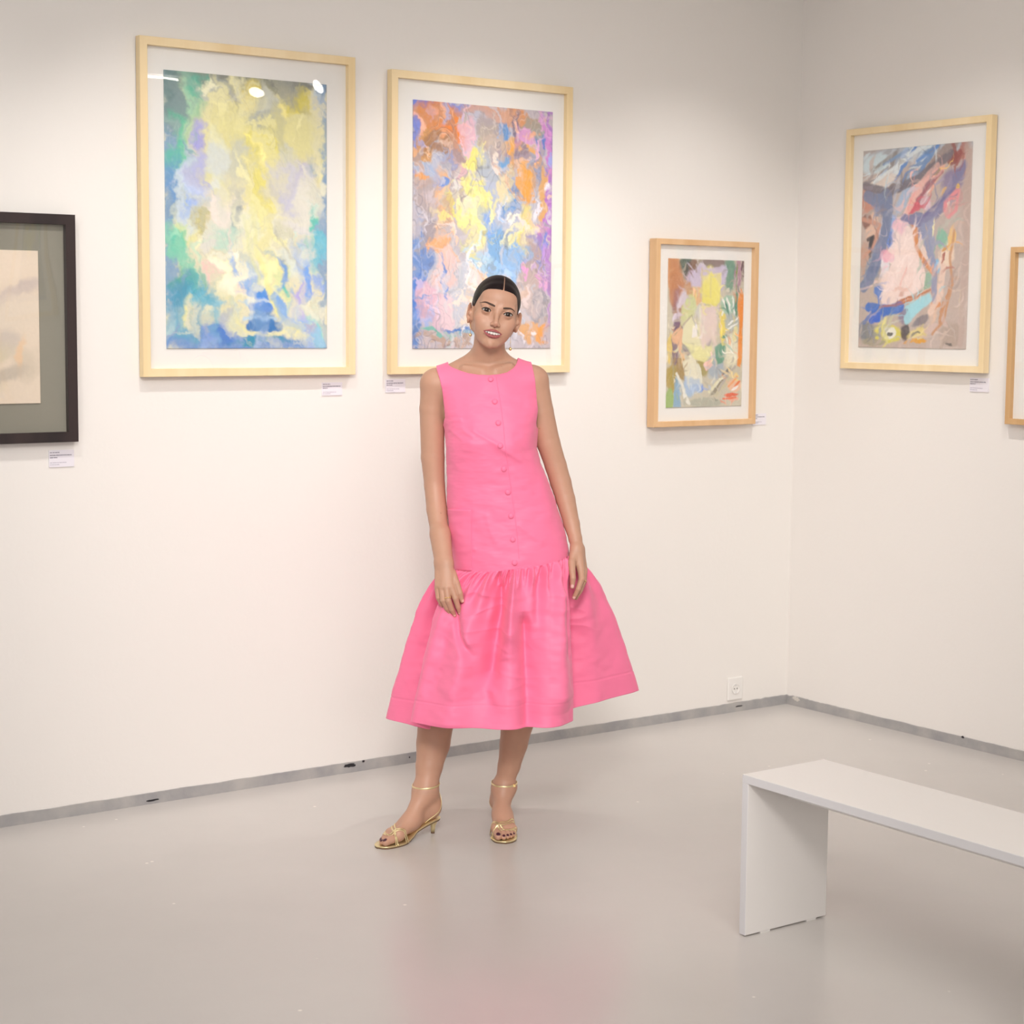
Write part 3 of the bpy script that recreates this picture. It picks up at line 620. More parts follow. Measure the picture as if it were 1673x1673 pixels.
# pictures further along the right wall (they show only as reflections in the black frame's glass)
framed(-7.79, -8.55, 1.56, 2.36, 0.034, 0.026, M_maple, 'y', 'pale framed blue grey picture mirrored high in the glass of the black frame',
       painting('artwork', 0.46, 0.64, '#8fa0a8', S1[:20], 707, 0.03), (-7.93, -8.41, 1.69, 2.24))
framed(-8.66, -9.36, 0.82, 1.50, 0.034, 0.026, M_maple, 'y', 'pale framed teal picture mirrored low in the glass of the black frame',
       painting('artwork', 0.5, 0.64, '#7f9aa0', S1[:14], 808, 0.03), (-8.76, -9.26, 0.92, 1.41))

# ------------------------------------------------------------------ wall labels


def placard(s0, s1, z0, z1, wall, label, seed):
    root_loc = ((s0 + s1) / 2, 0, (z0 + z1) / 2) if wall == 'x' else (0, (s0 + s1) / 2, (z0 + z1) / 2)
    w = abs(s1 - s0) / 2; h = (z1 - z0) / 2
    b = MB(); b.box((-w, -0.0035, -h), (w, 0.0, h))
    o = b.build('wall_label', M_card, at=root_loc, rot=(0, 0, 0 if wall == 'x' else -PI / 2))
    tag(o, label, 'label', 'wall labels beside the pictures')
    rs = np.random.RandomState(seed)
    t = MB(); t2 = MB()
    rows = [(0.86, 0.40, 1), (0.70, 0.92, 1), (0.56, 0.30, 1), (0.26, 0.70, 0), (0.14, 0.42, 0)]
    for (v, ln, dk) in rows:
        x = -w * 0.92; z = -h + 2 * h * v; x1 = x + 2 * w * 0.92 * ln
        while x < x1 - 0.002:
            k = 0.004 + 0.007 * rs.rand()
            # a word: small upright letter strokes on a thin base stroke
            tt = t if dk else t2
            xx = x
            while xx < min(x + k, x1):
                hh = 0.0011 + 0.0006 * rs.rand() if dk else 0.0008 + 0.0003 * rs.rand()
                tt.box((xx, -0.0038, z - hh), (xx + 0.0009, -0.0034, z + hh)); xx += 0.0014
            x += k + 0.0018
    t.build('lettering', M_ink, o); t2.build('small_lettering', M_ink2, o)
    return o


placard(-3.156, -3.075, 1.100, 1.152, 'x', 'white wall label under the black frame', 1)
placard(-2.196, -2.118, 1.303, 1.347, 'x', 'white wall label under the right corner of the yellow painting frame', 2)
placard(-1.945, -1.866, 1.309, 1.355, 'x', 'white wall label left of the woman under the orange and blue painting', 3)
placard(-0.228, -0.155, 1.153, 1.198, 'x', 'white wall label at the lower right of the small beech frame', 4)
placard(-0.905, -0.992, 1.315, 1.366, 'y', 'white wall label below the pink triangle painting', 5)

# ------------------------------------------------------------------ wall socket
so = empty('wall_socket', (-0.294, 0, 0.0965))
tag(so, 'square white electrical socket low on the wall near the corner', 'socket')
b = MB(); b.box((-0.040, -0.009, -0.046), (0.040, 0, 0.046)); b.build('cover_plate', M_white, so, bevel=0.003)
b = MB()
ring = []
n = 28
V = []; F = []
for (r_, y) in ((0.0215, -0.0095), (0.0215, -0.0125), (0.0185, -0.0125), (0.0175, -0.0095)):
    for j in range(n): V.append((r_ * math.cos(2 * PI * j / n), y, r_ * math.sin(2 * PI * j / n)))
for k in range(3):
    for j in range(n): F.append((k * n + j, k * n + (j + 1) % n, (k + 1) * n + (j + 1) % n, (k + 1) * n + j))
F.append(tuple(3 * n + j for j in range(n)))
b.add(V, F); b.build('socket_insert', M_white, so)
for s in (-1, 1):
    b = MB(); b.tube([(s * 0.0075, -0.0094, 0), (s * 0.0075, -0.0102, 0)], 0.0026, 10); b.build('contact_hole', M_dark, so)
for z0 in (0.0125, -0.0185):
    b = MB(); b.box((-0.003, -0.0120, z0), (0.003, -0.0098, z0 + 0.006)); b.build('earth_clip', M_track, so)

# ------------------------------------------------------------------ bench
BX0, BX1, BY0, BY1, BH, BT = -2.145, -1.855, -2.945, -2.026, 0.42, 0.022
bench = empty('bench', ((BX0 + BX1) / 2, (BY0 + BY1) / 2, 0))
tag(bench, 'low white bench with slab legs standing on the grey floor', 'bench')
hx = (BX1 - BX0) / 2; hy = (BY1 - BY0) / 2


def bench_board(name, lo, hi):
    b = MB(); b.box(lo, hi)
    o = b.build(name, M_bench, bench, bevel=0.0012)
    o.data.materials.append(M_benchcool)
    for p in o.data.polygons:
        if abs(p.normal.x) > 0.9: p.material_index = 1
    return o


bench_board('seat', (-hx, -hy, BH - BT), (hx, hy, BH))
bench_board('leg', (-hx, hy - BT, 0.004), (hx, hy, BH - BT))
bench_board('leg', (-hx, -hy, 0.004), (hx, -hy + BT, BH - BT))
b = MB(); b.box((-0.005, -hy + BT, BH - BT - 0.055), (0.013, hy - BT, BH - BT)); b.build('rail', M_bench, bench, bevel=0.001)
for y0 in (hy - BT, -hy):
    for fx in (-0.62, 0.52):
        b = MB(); b.box((hx * fx, y0 + 0.001, 0.0), (hx * fx + 0.034, y0 + BT - 0.001, 0.0045)); b.build('foot_pad', M_white, bench)

# ------------------------------------------------------------------ ceiling track and lamp heads
trk = MB()
trk.box((-5.6, -1.02, RZ1 - 0.30), (-0.4, -0.985, RZ1 - 0.265))
for x in (-5.2, -3.0, -0.8): trk.box((x, -1.008, RZ1 - 0.265), (x + 0.012, -0.996, RZ1))
tag(trk.build('lighting_track', M_track), 'ceiling lighting track running along the back wall above the picture', 'track')
trk = MB()
trk.box((-1.07, -8.6, RZ1 - 0.30), (-1.035, -1.12, RZ1 - 0.265))
for y in (-8.4, -4.8, -3.0, -1.3): trk.box((-1.06, y, RZ1 - 0.265), (-1.048, y + 0.012, RZ1))
tag(trk.build('lighting_track', M_track), 'ceiling lighting track running along the right wall above the picture', 'track')


def lamp_head(loc, tgt, label, k=1.0):
    root = empty('spot_lamp', loc)
    tag(root, label, 'lamp', 'track spot lamps')
    d = (Vector(tgt) - Vector(loc)).normalized()
    b = MB(); b.tube([-d * 0.17, -d * 0.165, -d * 0.055, -d * 0.05], [0.03 * k, 0.042 * k, 0.046 * k, 0.048 * k], 24); b.build('housing', M_lamp, root, smooth=False)
    b = MB(); b.tube([-d * 0.0495, -d * 0.047], 0.041 * k, 24); b.build('bulb_face', M_bulb, root)
    b = MB(); b.tube([-d * 0.11, -d * 0.11 + Vector((0, 0, 0.12))], 0.008, 8); b.build('stem', M_lamp, root)


names = ['first track spot lamp from the left along the back wall', 'second track spot lamp from the left along the back wall', 'third track spot lamp from the left along the back wall',
         'fourth track spot lamp from the left, by the corner', 'track spot lamp aimed at the pink triangle painting', 'track spot lamp aimed at the oak frame', 'added track spot lamp lighting the mirrored pictures on the right wall']
for (p, t, a, e), nm in zip(SPOTS, names):
    lamp_head(p, t, nm)
for p, nm in (((-0.204, -3.56, 2.80), 'larger lamp mirrored in the glass of the yellow painting'), ((-0.40, -3.90, 2.80), 'smaller lamp mirrored in the glass of the yellow painting')):
    lamp_head(p, (-2.6, -3.3, 0.6) if nm[0] == 'l' else (-2.4, -2.6, 0.4), nm, 1.15 if nm[0] == 'l' else 0.85)
b = MB(); b.tube([(-1.09, -3.80, 2.80), (-0.86, -3.84, 2.80)], 0.007, 12)
tube = b.build('tube_light', M_bulb); tag(tube, 'short white tube light mirrored in the glass of the yellow painting', 'lamp')
b = MB(); b.box((-1.10, -3.87, 2.815), (-0.85, -3.77, 2.845)); b.box((-0.98, -3.83, 2.845), (-0.96, -3.81, RZ1)); b.build('fitting', M_lamp, tube)

# ------------------------------------------------------------------ person
# figure space: x to the viewer's right, y away from the viewer, z up, metres; origin on the floor between the feet
PO = np.array([-2.2, -0.87, 0.0])
_g = PO[:2] - CAM_C[:2]; _g = _g / np.linalg.norm(_g)
EX = np.array([_g[1], -_g[0], 0.0]); EY = np.array([_g[0], _g[1], 0.0])
PROT = math.atan2(EX[1], EX[0])


def at(px, py, y=0.0):
    """point of the figure at depth y that was measured at this spot of the photograph"""
    d = _F + CR * (px - 836.5) / 3026.81 - CU * (py - 836.5) / 3026.81
    t = (y - (CAM_C - PO) @ EY) / (d @ EY)
    q = CAM_C + d * t - PO
    return np.array([q @ EX, q @ EY, q[2]])


class Field:
    """ordered list of soft-blended solids"""
    def __init__(self): self.ops = []

    def add(self, fn, lo, hi, k=0.01, mode='+'):
        self.ops.append((fn, np.asarray(lo, float), np.asarray(hi, float), k, mode))

    @staticmethod
    def comb(a, d, k, mode):
        if mode == '+':
            h = np.maximum(k - np.abs(a - d), 0) / k
            return np.minimum(a, d) - h * h * k * 0.25
        d = -d
        h = np.maximum(k - np.abs(a - d), 0) / k
        return np.maximum(a, d) + h * h * k * 0.25

    def ev(self, P):
        P = np.asarray(P, float).reshape(-1, 3)
        f = np.full(len(P), 0.3)
        for fn, lo, hi, k, mode in self.ops:
            pad = k + 0.012
            m = np.all((P > lo - pad) & (P < hi + pad), axis=1)
            if m.any():
                f[m] = self.comb(f[m], fn(P[m]), k, mode)
        return f

    def grid(self, lo, hi, h, B=8):
        """samples on a regular grid; only blocks that the surface can reach are worked out in full"""
        lo = np.asarray(lo, float)
        nb = [int(math.ceil((int(round((hi[i] - lo[i]) / h)) + 1) / B)) for i in range(3)]
        cx = [lo[i] + (np.arange(nb[i]) * B + (B - 1) / 2) * h for i in range(3)]
        C = np.stack(np.meshgrid(*cx, indexing='ij'), -1).reshape(-1, 3)
        fc = self.ev(C)
        act = np.abs(fc) < h * B * 0.87 * 1.5 + 0.004
        G = np.empty((len(C), B, B, B), np.float32); G[:] = fc[:, None, None, None]
        ia = np.where(act)[0]
        r = (np.arange(B) - (B - 1) / 2) * h
        L = np.stack(np.meshgrid(r, r, r, indexing='ij'), -1).reshape(-1, 3)
        for a in range(0, len(ia), 1500):
            ii = ia[a:a + 1500]
            G[ii] = self.ev((C[ii][:, None, :] + L[None]).reshape(-1, 3)).reshape(len(ii), B, B, B)
        G = G.reshape(nb[0], nb[1], nb[2], B, B, B).transpose(0, 3, 1, 4, 2, 5).reshape(nb[0] * B, nb[1] * B, nb[2] * B)
        n = [int(round((hi[i] - lo[i]) / h)) + 1 for i in range(3)]
        return np.ascontiguousarray(G[:n[0], :n[1], :n[2]])

    def march(self, o, d, tmax=0.6, off=0.0):
        """first surface points along rays"""
        o = np.asarray(o, float).reshape(-1, 3); d = np.asarray(d, float).reshape(-1, 3)
        d = d / np.linalg.norm(d, axis=1, keepdims=True) + np.zeros_like(o)
        t = np.zeros(len(o))
        for _ in range(90):
            f = self.ev(o + d * t[:, None]) - off
            t += np.clip(f, -0.02, 0.02) * 0.7
        return o + d * t[:, None]

    def normal(self, P, e=0.0015):
        P = np.asarray(P, float).reshape(-1, 3)
        n = np.stack([self.ev(P + np.eye(3)[i] * e) - self.ev(P - np.eye(3)[i] * e) for i in range(3)], -1)
        return n / np.maximum(np.linalg.norm(n, axis=1, keepdims=True), 1e-9)


def cone(f, a, b, ra, rb, k=0.01, mode='+'):
    a = np.asarray(a, float); b = np.asarray(b, float); ab = b - a; L = max(ab @ ab, 1e-12); R = max(ra, rb)

    def fn(P):
        t = np.clip((P - a) @ ab / L, 0, 1)
        return np.linalg.norm(P - a - t[:, None] * ab, axis=1) - (ra + (rb - ra) * t)
    f.add(fn, np.minimum(a, b) - R, np.maximum(a, b) + R, k, mode)


def chain(f, pts, rs, k=0.01, mode='+'):
    pts = [np.asarray(q, float) for q in pts]
    A = np.array(pts)
    pad = np.array(rs)[:, None]

    def fn(P):
        d = None
        for a, b, ra, rb in zip(pts[:-1], pts[1:], rs[:-1], rs[1:]):
            ab = b - a
            t = np.clip((P - a) @ ab / max(ab @ ab, 1e-12), 0, 1)
            e = np.linalg.norm(P - a - t[:, None] * ab, axis=1) - (ra + (rb - ra) * (t * t * (3 - 2 * t) * 0.5 + t * 0.5))
            if d is None: d = e
            else:
                kk = 0.004 if max(rs) > 0.015 else 0.0015
                h = np.maximum(kk - np.abs(d - e), 0) / kk
                d = np.minimum(d, e) - h * h * kk * 0.25
        return d
    f.add(fn, (A - pad).min(0), (A + pad).max(0), k, mode)


def ell(f, c, r, k=0.01, mode='+', M=None):
    c = np.asarray(c, float); r = np.asarray(r, float); R = np.eye(3) if M is None else np.asarray(M)
    ext = np.sqrt(((R * r) ** 2).sum(1))

    def fn(P):
        q = (P - c) @ R
        k0 = np.linalg.norm(q / r, axis=1); k1 = np.linalg.norm(q / (r * r), axis=1)
        return k0 * (k0 - 1) / np.maximum(k1, 1e-6)
    f.add(fn, c - ext, c + ext, k, mode)


def nets(G, lo, h):
    """surface of the zero level (surface nets)"""
    s = G < 0
    n = G.shape
    c = np.zeros((n[0] - 1, n[1] - 1, n[2] - 1), np.uint8)
    off = [(i, j, k) for i in (0, 1) for j in (0, 1) for k in (0, 1)]
    for o in off: c += s[o[0]:n[0] - 1 + o[0], o[1]:n[1] - 1 + o[1], o[2]:n[2] - 1 + o[2]]
    I = np.argwhere((c > 0) & (c < 8))
    vid = np.full(c.shape, -1, np.int32); vid[I[:, 0], I[:, 1], I[:, 2]] = np.arange(len(I))
    val = {o: G[I[:, 0] + o[0], I[:, 1] + o[1], I[:, 2] + o[2]].astype(np.float64) for o in off}
    acc = np.zeros((len(I), 3)); cnt = np.zeros(len(I))
    for o in off:
        for ax_ in range(3):
            if o[ax_]: continue
            p = list(o); p[ax_] = 1; p = tuple(p)
            f0, f1 = val[o], val[p]; m = (f0 < 0) != (f1 < 0)
            t = np.where(m, f0 / np.where(m, f0 - f1, 1), 0)
            for a in range(3):
                acc[m, a] += o[a] + (t[m] if a == ax_ else 0)
            cnt[m] += 1
    V = (I + acc / cnt[:, None]) * h + np.asarray(lo)
    Q = []
    for ax_ in range(3):
        b, d = (ax_ + 1) % 3, (ax_ + 2) % 3
        s0 = [slice(None)] * 3; s1 = [slice(None)] * 3
        s0[ax_] = slice(0, -1); s1[ax_] = slice(1, None)
        for a in (b, d): s0[a] = slice(1, -1); s1[a] = slice(1, -1)
        A = s[tuple(s0)]; B = s[tuple(s1)]
        E_ = np.argwhere(A != B)
        if not len(E_): continue
        flip = A[E_[:, 0], E_[:, 1], E_[:, 2]]
        E_ = E_ + np.array([0 if a == ax_ else 1 for a in range(3)])

        def cell(db, dd):
            q = E_.copy(); q[:, b] -= db; q[:, d] -= dd
            return vid[q[:, 0], q[:, 1], q[:, 2]]
        q = np.stack([cell(1, 1), cell(0, 1), cell(0, 0), cell(1, 0)], -1)
        q[~flip] = q[~flip][:, ::-1]
        Q.append(q)
    return V, np.concatenate(Q)


# ---- head frame
ROLL, YAW = math.radians(11.0), math.radians(4.0)
_Ry = np.array([[math.cos(ROLL), 0, math.sin(ROLL)], [0, 1, 0], [-math.sin(ROLL), 0, math.cos(ROLL)]])
_Rz = np.array([[math.cos(YAW), -math.sin(YAW), 0], [math.sin(YAW), math.cos(YAW), 0], [0, 0, 1]])
HM = _Ry @ _Rz
HC = at(812.5, 510.5, -0.115) - HM @ np.array([0, -0.083, 0])


def hp(x, y, z): return HC + HM @ (np.array([x, y, z]) / 1000.0)     # head millimetres -> figure metres
def to_head(P): return (np.asarray(P) - HC) @ HM * 1000.0


def hsph(f, c, r, k, mode='+', M=None):
    r = np.asarray(r if hasattr(r, '__len__') else (r, r, r), float) / 1000
    ell(f, hp(*c), r, k / 1000, mode, HM if M is None else HM @ M)


def hcone(f, a, b, ra, rb, k, mode='+'): cone(f, hp(*a), hp(*b), ra / 1000, rb / 1000, k / 1000, mode)


def hcustom(f, fn_mm, lo, hi, k, mode='+'):
    cs = np.array([hp(x, y, z) for x in (lo[0], hi[0]) for y in (lo[1], hi[1]) for z in (lo[2], hi[2])])
    f.add(lambda P: fn_mm(to_head(P)) / 1000.0, cs.min(0), cs.max(0), k / 1000, mode)


BODY = Field()
TORSO = Field()
# ---- torso (shared by body and dress)
NB = at(797, 602, 0.035)
NT = hp(0, 14, -72)
SHR = at(710, 627, 0.015); SHL = at(873, 622, 0.015)


def torso(f):
    cone(f, NB, NT, 0.052, 0.0445, 0.02)
    cone(f, at(793, 590, 0.04), at(722, 622, 0.02), 0.044, 0.034, 0.03)
    cone(f, at(801, 592, 0.04), at(860, 615, 0.02), 0.042, 0.033, 0.03)
    ell(f, at(800, 668, 0.012), (0.135, 0.088, 0.125), 0.03)
    cone(f, SHR, at(790, 632, -0.005), 0.040, 0.045, 0.03)
    cone(f, SHL, at(805, 630, -0.005), 0.040, 0.045, 0.03)
    ell(f, at(808, 770, 0.01), (0.118, 0.085, 0.17), 0.05)
    ell(f, at(832, 880, 0.01), (0.145, 0.10, 0.14), 0.05)


torso(TORSO); torso(BODY)
# collar bones and the hollow of the throat
for a, b_ in (((787, 606), (758, 600)), ((811, 604), (834, 597))):
    cone(BODY, at(*a, -0.036), at(*b_, -0.020), 0.006, 0.005, 0.022)
# ---- head
hsph(BODY, (0, 6, 26), (67, 92, 80), 12)
hsph(BODY, (0, -22, -24), (60.5, 62, 62), 18)
hsph(BODY, (0, -38, -52), (48, 46, 50), 14)
for s in (-1, 1):
    hcone(BODY, (s * 48, -12, -50), (s * 14, -66, -91), 11, 10, 16)
    hsph(BODY, (s * 43, -56, -22), 19, 14)
    hsph(BODY, (s * 33, -62, -38), 19.5, 12)
    hsph(BODY, (s * 31, -54, -54), 17.5, 18)
hsph(BODY, (-2, -74, -91), (13, 13.5, 13), 14)
hsph(BODY, (0, -62, -58), (31, 27, 24), 12)
hsph(BODY, (0, -60, 40), (50, 29, 36), 16)
for s in (-1, 1):
    hcone(BODY, (s * 12, -84, 15), (s * 44, -71, 17), 6, 6, 14)
    hsph(BODY, (s * 32, -99, 0), (16.5, 14.5, 10.5), 12, '-')
# nose
hcone(BODY, (0, -82.5, 6), (0, -102, -29), 5.6, 6.4, 14)
hsph(BODY, (0, -104.0, -31.5), 6.8, 8)
hsph(BODY, (0, -97.5, -39), (4.5, 6, 4), 5)
for s in (-1, 1):
    hsph(BODY, (s * 9.6, -96, -35.5), (5.4, 8.5, 5.4), 6)
    hsph(BODY, (s * 5.5, -101, -42.0), (3.0, 4.2, 2.4), 2.0, '-')
# eyelids with their openings
EYE = {-1: (-31.8, -75.5, 1.0), 1: (31.8, -75.5, -0.4)}
for s in (-1, 1):
    e = EYE[s]
    hsph(BODY, e, 13.5, 6)

    def almond(Q, e=e, s=s):
        x = (Q[:, 0] - e[0]) * s; z = Q[:, 2] - e[2] - 0.06 * x
        up = np.sqrt(x ** 2 + (z + 13.2) ** 2) - 19.4
        dn = np.sqrt(x ** 2 + (z - 20.0) ** 2) - 24.4
        d = np.maximum(up, dn)
        r = np.linalg.norm(Q - np.array(e), axis=1)
        return np.maximum(np.maximum(d, r - 18.0), Q[:, 1] - e[1])
    hcustom(BODY, almond, (e[0] - 19, e[1] - 19, e[2] - 12), (e[0] + 19, e[1] + 2, e[2] + 12), 1.0, '-')
    # crease above the lid
    pts = [(e[0] + s * x, e[1] - math.sqrt(max(15.2 ** 2 - x * x - (9.0 - 0.028 * x * x) ** 2, 1)), e[2] + 9.0 - 0.028 * x * x) for x in (-11, -6, 0, 6, 11)]
    for i in range(4): hcone(BODY, pts[i], pts[i + 1], 1.0, 1.0, 1.6, '-')


# lips
def mz(x): return -60.0 + 0.0045 * x * x      # smile line


UP = [(-28.5, -76, -58.5), (-19, -84.5, -56.8), (-9, -89.8, -54.6), (-3, -91.3, -53.6), (0, -91.0, -54.0), (3, -91.3, -53.6), (9, -89.8, -54.6), (18, -84.5, -56.8), (26.5, -77, -59.0)]
LO = [(-28, -76, -60), (-19, -83.5, -66.3), (-9, -88.8, -70.6), (0, -90.2, -72.0), (9, -88.8, -70.6), (18, -83.5, -66.5), (26, -77, -60.5)]
for i in range(len(UP) - 1):
    r0 = 1.3 + 2.2 * (1 - (UP[i][0] / 29) ** 2); r1 = 1.3 + 2.2 * (1 - (UP[i + 1][0] / 29) ** 2)
    hcone(BODY, UP[i], UP[i + 1], r0, r1, 2.5)
for i in range(len(LO) - 1):
    r0 = 1.3 + 3.0 * (1 - (LO[i][0] / 29) ** 2); r1 = 1.3 + 3.0 * (1 - (LO[i + 1][0] / 29) ** 2)
    hcone(BODY, LO[i], LO[i + 1], r0, r1, 3)
hcone(BODY, (0, -88, -44), (0, -93, -50), 1.6, 1.6, 3, '-')
hsph(BODY, (0, -93, -80), (14, 4.5, 3.5), 9, '-')


def mouth(Q):
    x = Q[:, 0] + 1.0
    top_ = -57.0 - 2.6 * (x / 25.0) ** 2; bot_ = -65.9 + 6.2 * (x / 25.0) ** 2
    d = np.abs(Q[:, 2] - (top_ + bot_) / 2) - (top_ - bot_) / 2
    return np.maximum(np.maximum(d, np.abs(x) - 25.5), Q[:, 1] + 70)


hcustom(BODY, mouth, (-27, -110, -70), (27, -70, -50), 1.2, '-')
for s in (-1, 1):   # smile folds
    hcone(BODY, (s * 17, -91.5, -43), (s * 31, -82.0, -60), 0.6, 0.6, 6, '-')
# ears
for s in (-1, 1):
    a = math.radians(s * 22)
    Rz2 = np.array([[math.cos(a), -math.sin(a), 0], [math.sin(a), math.cos(a), 0], [0, 0, 1]])
    c = np.array([s * 72.0, 6.0, -14.0])
    hsph(BODY, c + np.array([s * 3, 4, 4]), (4.5, 16.5, 24), 5, '+', Rz2)
    hsph(BODY, c + np.array([s * 0, -3, -22]), (4.0, 8.5, 11), 6, '+', Rz2)
    hsph(BODY, c + np.array([s * 6, 1, 4]), (4.0, 10.5, 15), 3, '-', Rz2)
    hsph(BODY, c + np.array([s * 0, -10, -3]), (4.0, 5, 7), 3, '+', Rz2)
    hsph(BODY, (s * 62, 0, -14), (9, 11, 25), 6)
    # sternomastoid
    hcone(BODY, (s * 50, 18, -50), (s * 50, 18, -52), 14, 14, 16)

# ---- arms
AR = [SHR, at(706, 668, 0.02), at(707, 747, 0.025), at(710, 793, 0.022), at(713.5, 832, 0.0), at(719, 875, -0.045), at(725, 916, -0.098)]
AL = [SHL, at(884, 672, 0.02), at(896, 724, 0.025), at(908, 761, 0.028), at(916, 788, 0.026), at(924, 816, 0.018), at(934, 856, 0.0), at(940, 880, -0.018), at(944, 900, -0.032)]
chain(BODY, AR, [0.0415, 0.0375, 0.0350, 0.0310, 0.0305, 0.0265, 0.0195], 0.012)
chain(BODY, AL, [0.0410, 0.0370, 0.0350, 0.0325, 0.0315, 0.0290, 0.0240, 0.0200, 0.0172], 0.012)
cone(BODY, at(717, 872, -0.050), at(721, 922, -0.100), 0.0215, 0.0170, 0.02)
cone(BODY, at(722, 872, -0.052), at(730, 922, -0.108), 0.0215, 0.0165, 0.02)
# ---- near hand (viewer's left), back of the hand outwards


def H1(x, y, d): return at(680 + x * 0.06575, 910 + y * 0.06575, d)


wr = [(590, 150, -0.100), (790, 150, -0.112)]
for (a, b_, ra, rb) in (((590, 150, -0.100), (545, 720, -0.130), 0.0160, 0.0105), ((690, 150, -0.106), (660, 740, -0.138), 0.0170, 0.0115), ((790, 150, -0.110), (870, 740, -0.138), 0.0160, 0.0115), ((720, 300, -0.112), (770, 740, -0.140), 0.0165, 0.0115)):
    cone(BODY, H1(*a), H1(*b_), ra, rb, 0.010)
FING_R = {
    'index': ([(880, 760, -0.140), (975, 1030, -0.146), (1040, 1240, -0.138), (1085, 1400, -0.128)], [0.0102, 0.0090, 0.0078, 0.0056]),
    'middle': ([(755, 770, -0.143), (795, 1080, -0.152), (880, 1300, -0.142), (955, 1450, -0.130)], [0.0102, 0.0090, 0.0078, 0.0056]),
    'ring': ([(635, 770, -0.138), (665, 1070, -0.146), (755, 1270, -0.136), (845, 1410, -0.124)], [0.0098, 0.0086, 0.0074, 0.0054]),
    'little': ([(530, 760, -0.130), (552, 1010, -0.134), (620, 1160, -0.126), (690, 1260, -0.117)], [0.0090, 0.0076, 0.0066, 0.0050]),
    'thumb': ([(880, 400, -0.116), (1000, 660, -0.134), (1085, 900, -0.140), (1140, 1090, -0.138)], [0.0140, 0.0105, 0.0090, 0.0064]),
}
for nme, (pts, rs) in FING_R.items(): chain(BODY, [H1(*p) for p in pts], rs, 0.0028)
# ---- far hand (viewer's right), thumb side towards the viewer


def H2(x, y, d): return at(900 + x * 0.0837, 860 + y * 0.0837, d)


for (a, b_, ra, rb) in (((470, 430, -0.036), (410, 720, -0.062), 0.0150, 0.0115), ((520, 430, -0.036), (585, 850, -0.058), 0.0165, 0.0125), ((560, 450, -0.026), (640, 860, -0.034), 0.0150, 0.0115), ((565, 450, -0.014), (650, 860, -0.008), 0.0140, 0.0105)):
    cone(BODY, H2(*a), H2(*b_), ra, rb, 0.010)
FING_L = {
    'thumb': ([(410, 700, -0.064), (415, 860, -0.080), (430, 1010, -0.086), (418, 1180, -0.086)], [0.0120, 0.0098, 0.0088, 0.0064]),
    'index': ([(590, 860, -0.060), (600, 1030, -0.076), (535, 1220, -0.080), (450, 1390, -0.074)], [0.0108, 0.0092, 0.0080, 0.0058]),
    'middle': ([(640, 880, -0.038), (625, 1090, -0.056), (560, 1270, -0.060), (490, 1400, -0.056)], [0.0106, 0.0090, 0.0078, 0.0056]),
    'ring': ([(650, 880, -0.018), (640, 1080, -0.036), (580, 1240, -0.040), (510, 1350, -0.038)], [0.0100, 0.0086, 0.0074, 0.0054]),
    'little': ([(645, 860, 0.000), (640, 1020, -0.014), (590, 1140, -0.020), (540, 1220, -0.020)], [0.0090, 0.0078, 0.0068, 0.0052]),
}
for nme, (pts, rs) in FING_L.items(): chain(BODY, [H2(*p) for p in pts], rs, 0.0028)

# ---- legs
HIPR = at(795, 915, 0.025); HIPL = at(872, 905, 0.015)
KNR = at(727, 1112, 0.048); KNL = at(858, 1108, 0.03)
ANR = at(695.5, 1292, 0.0); ANL = at(822.5, 1288, 0.085)
chain(BODY, [HIPR, KNR, at(712, 1180, 0.052), at(708, 1214, 0.046), at(701.5, 1250, 0.026), at(697.5, 1277, 0.008), ANR],
      [0.062, 0.050, 0.0545, 0.0515, 0.0415, 0.0355, 0.0325], 0.02)
chain(BODY, [HIPL, KNL, at(845, 1180, 0.07), at(839.5, 1214, 0.078), at(832, 1250, 0.082), at(825, 1276, 0.084), ANL],
      [0.082, 0.055, 0.0500, 0.0430, 0.0350, 0.0290, 0.0285], 0.02)
# ---- feet in raised sandals: foot frame u (towards the toes), v (towards the little toe), height
FEET = {}


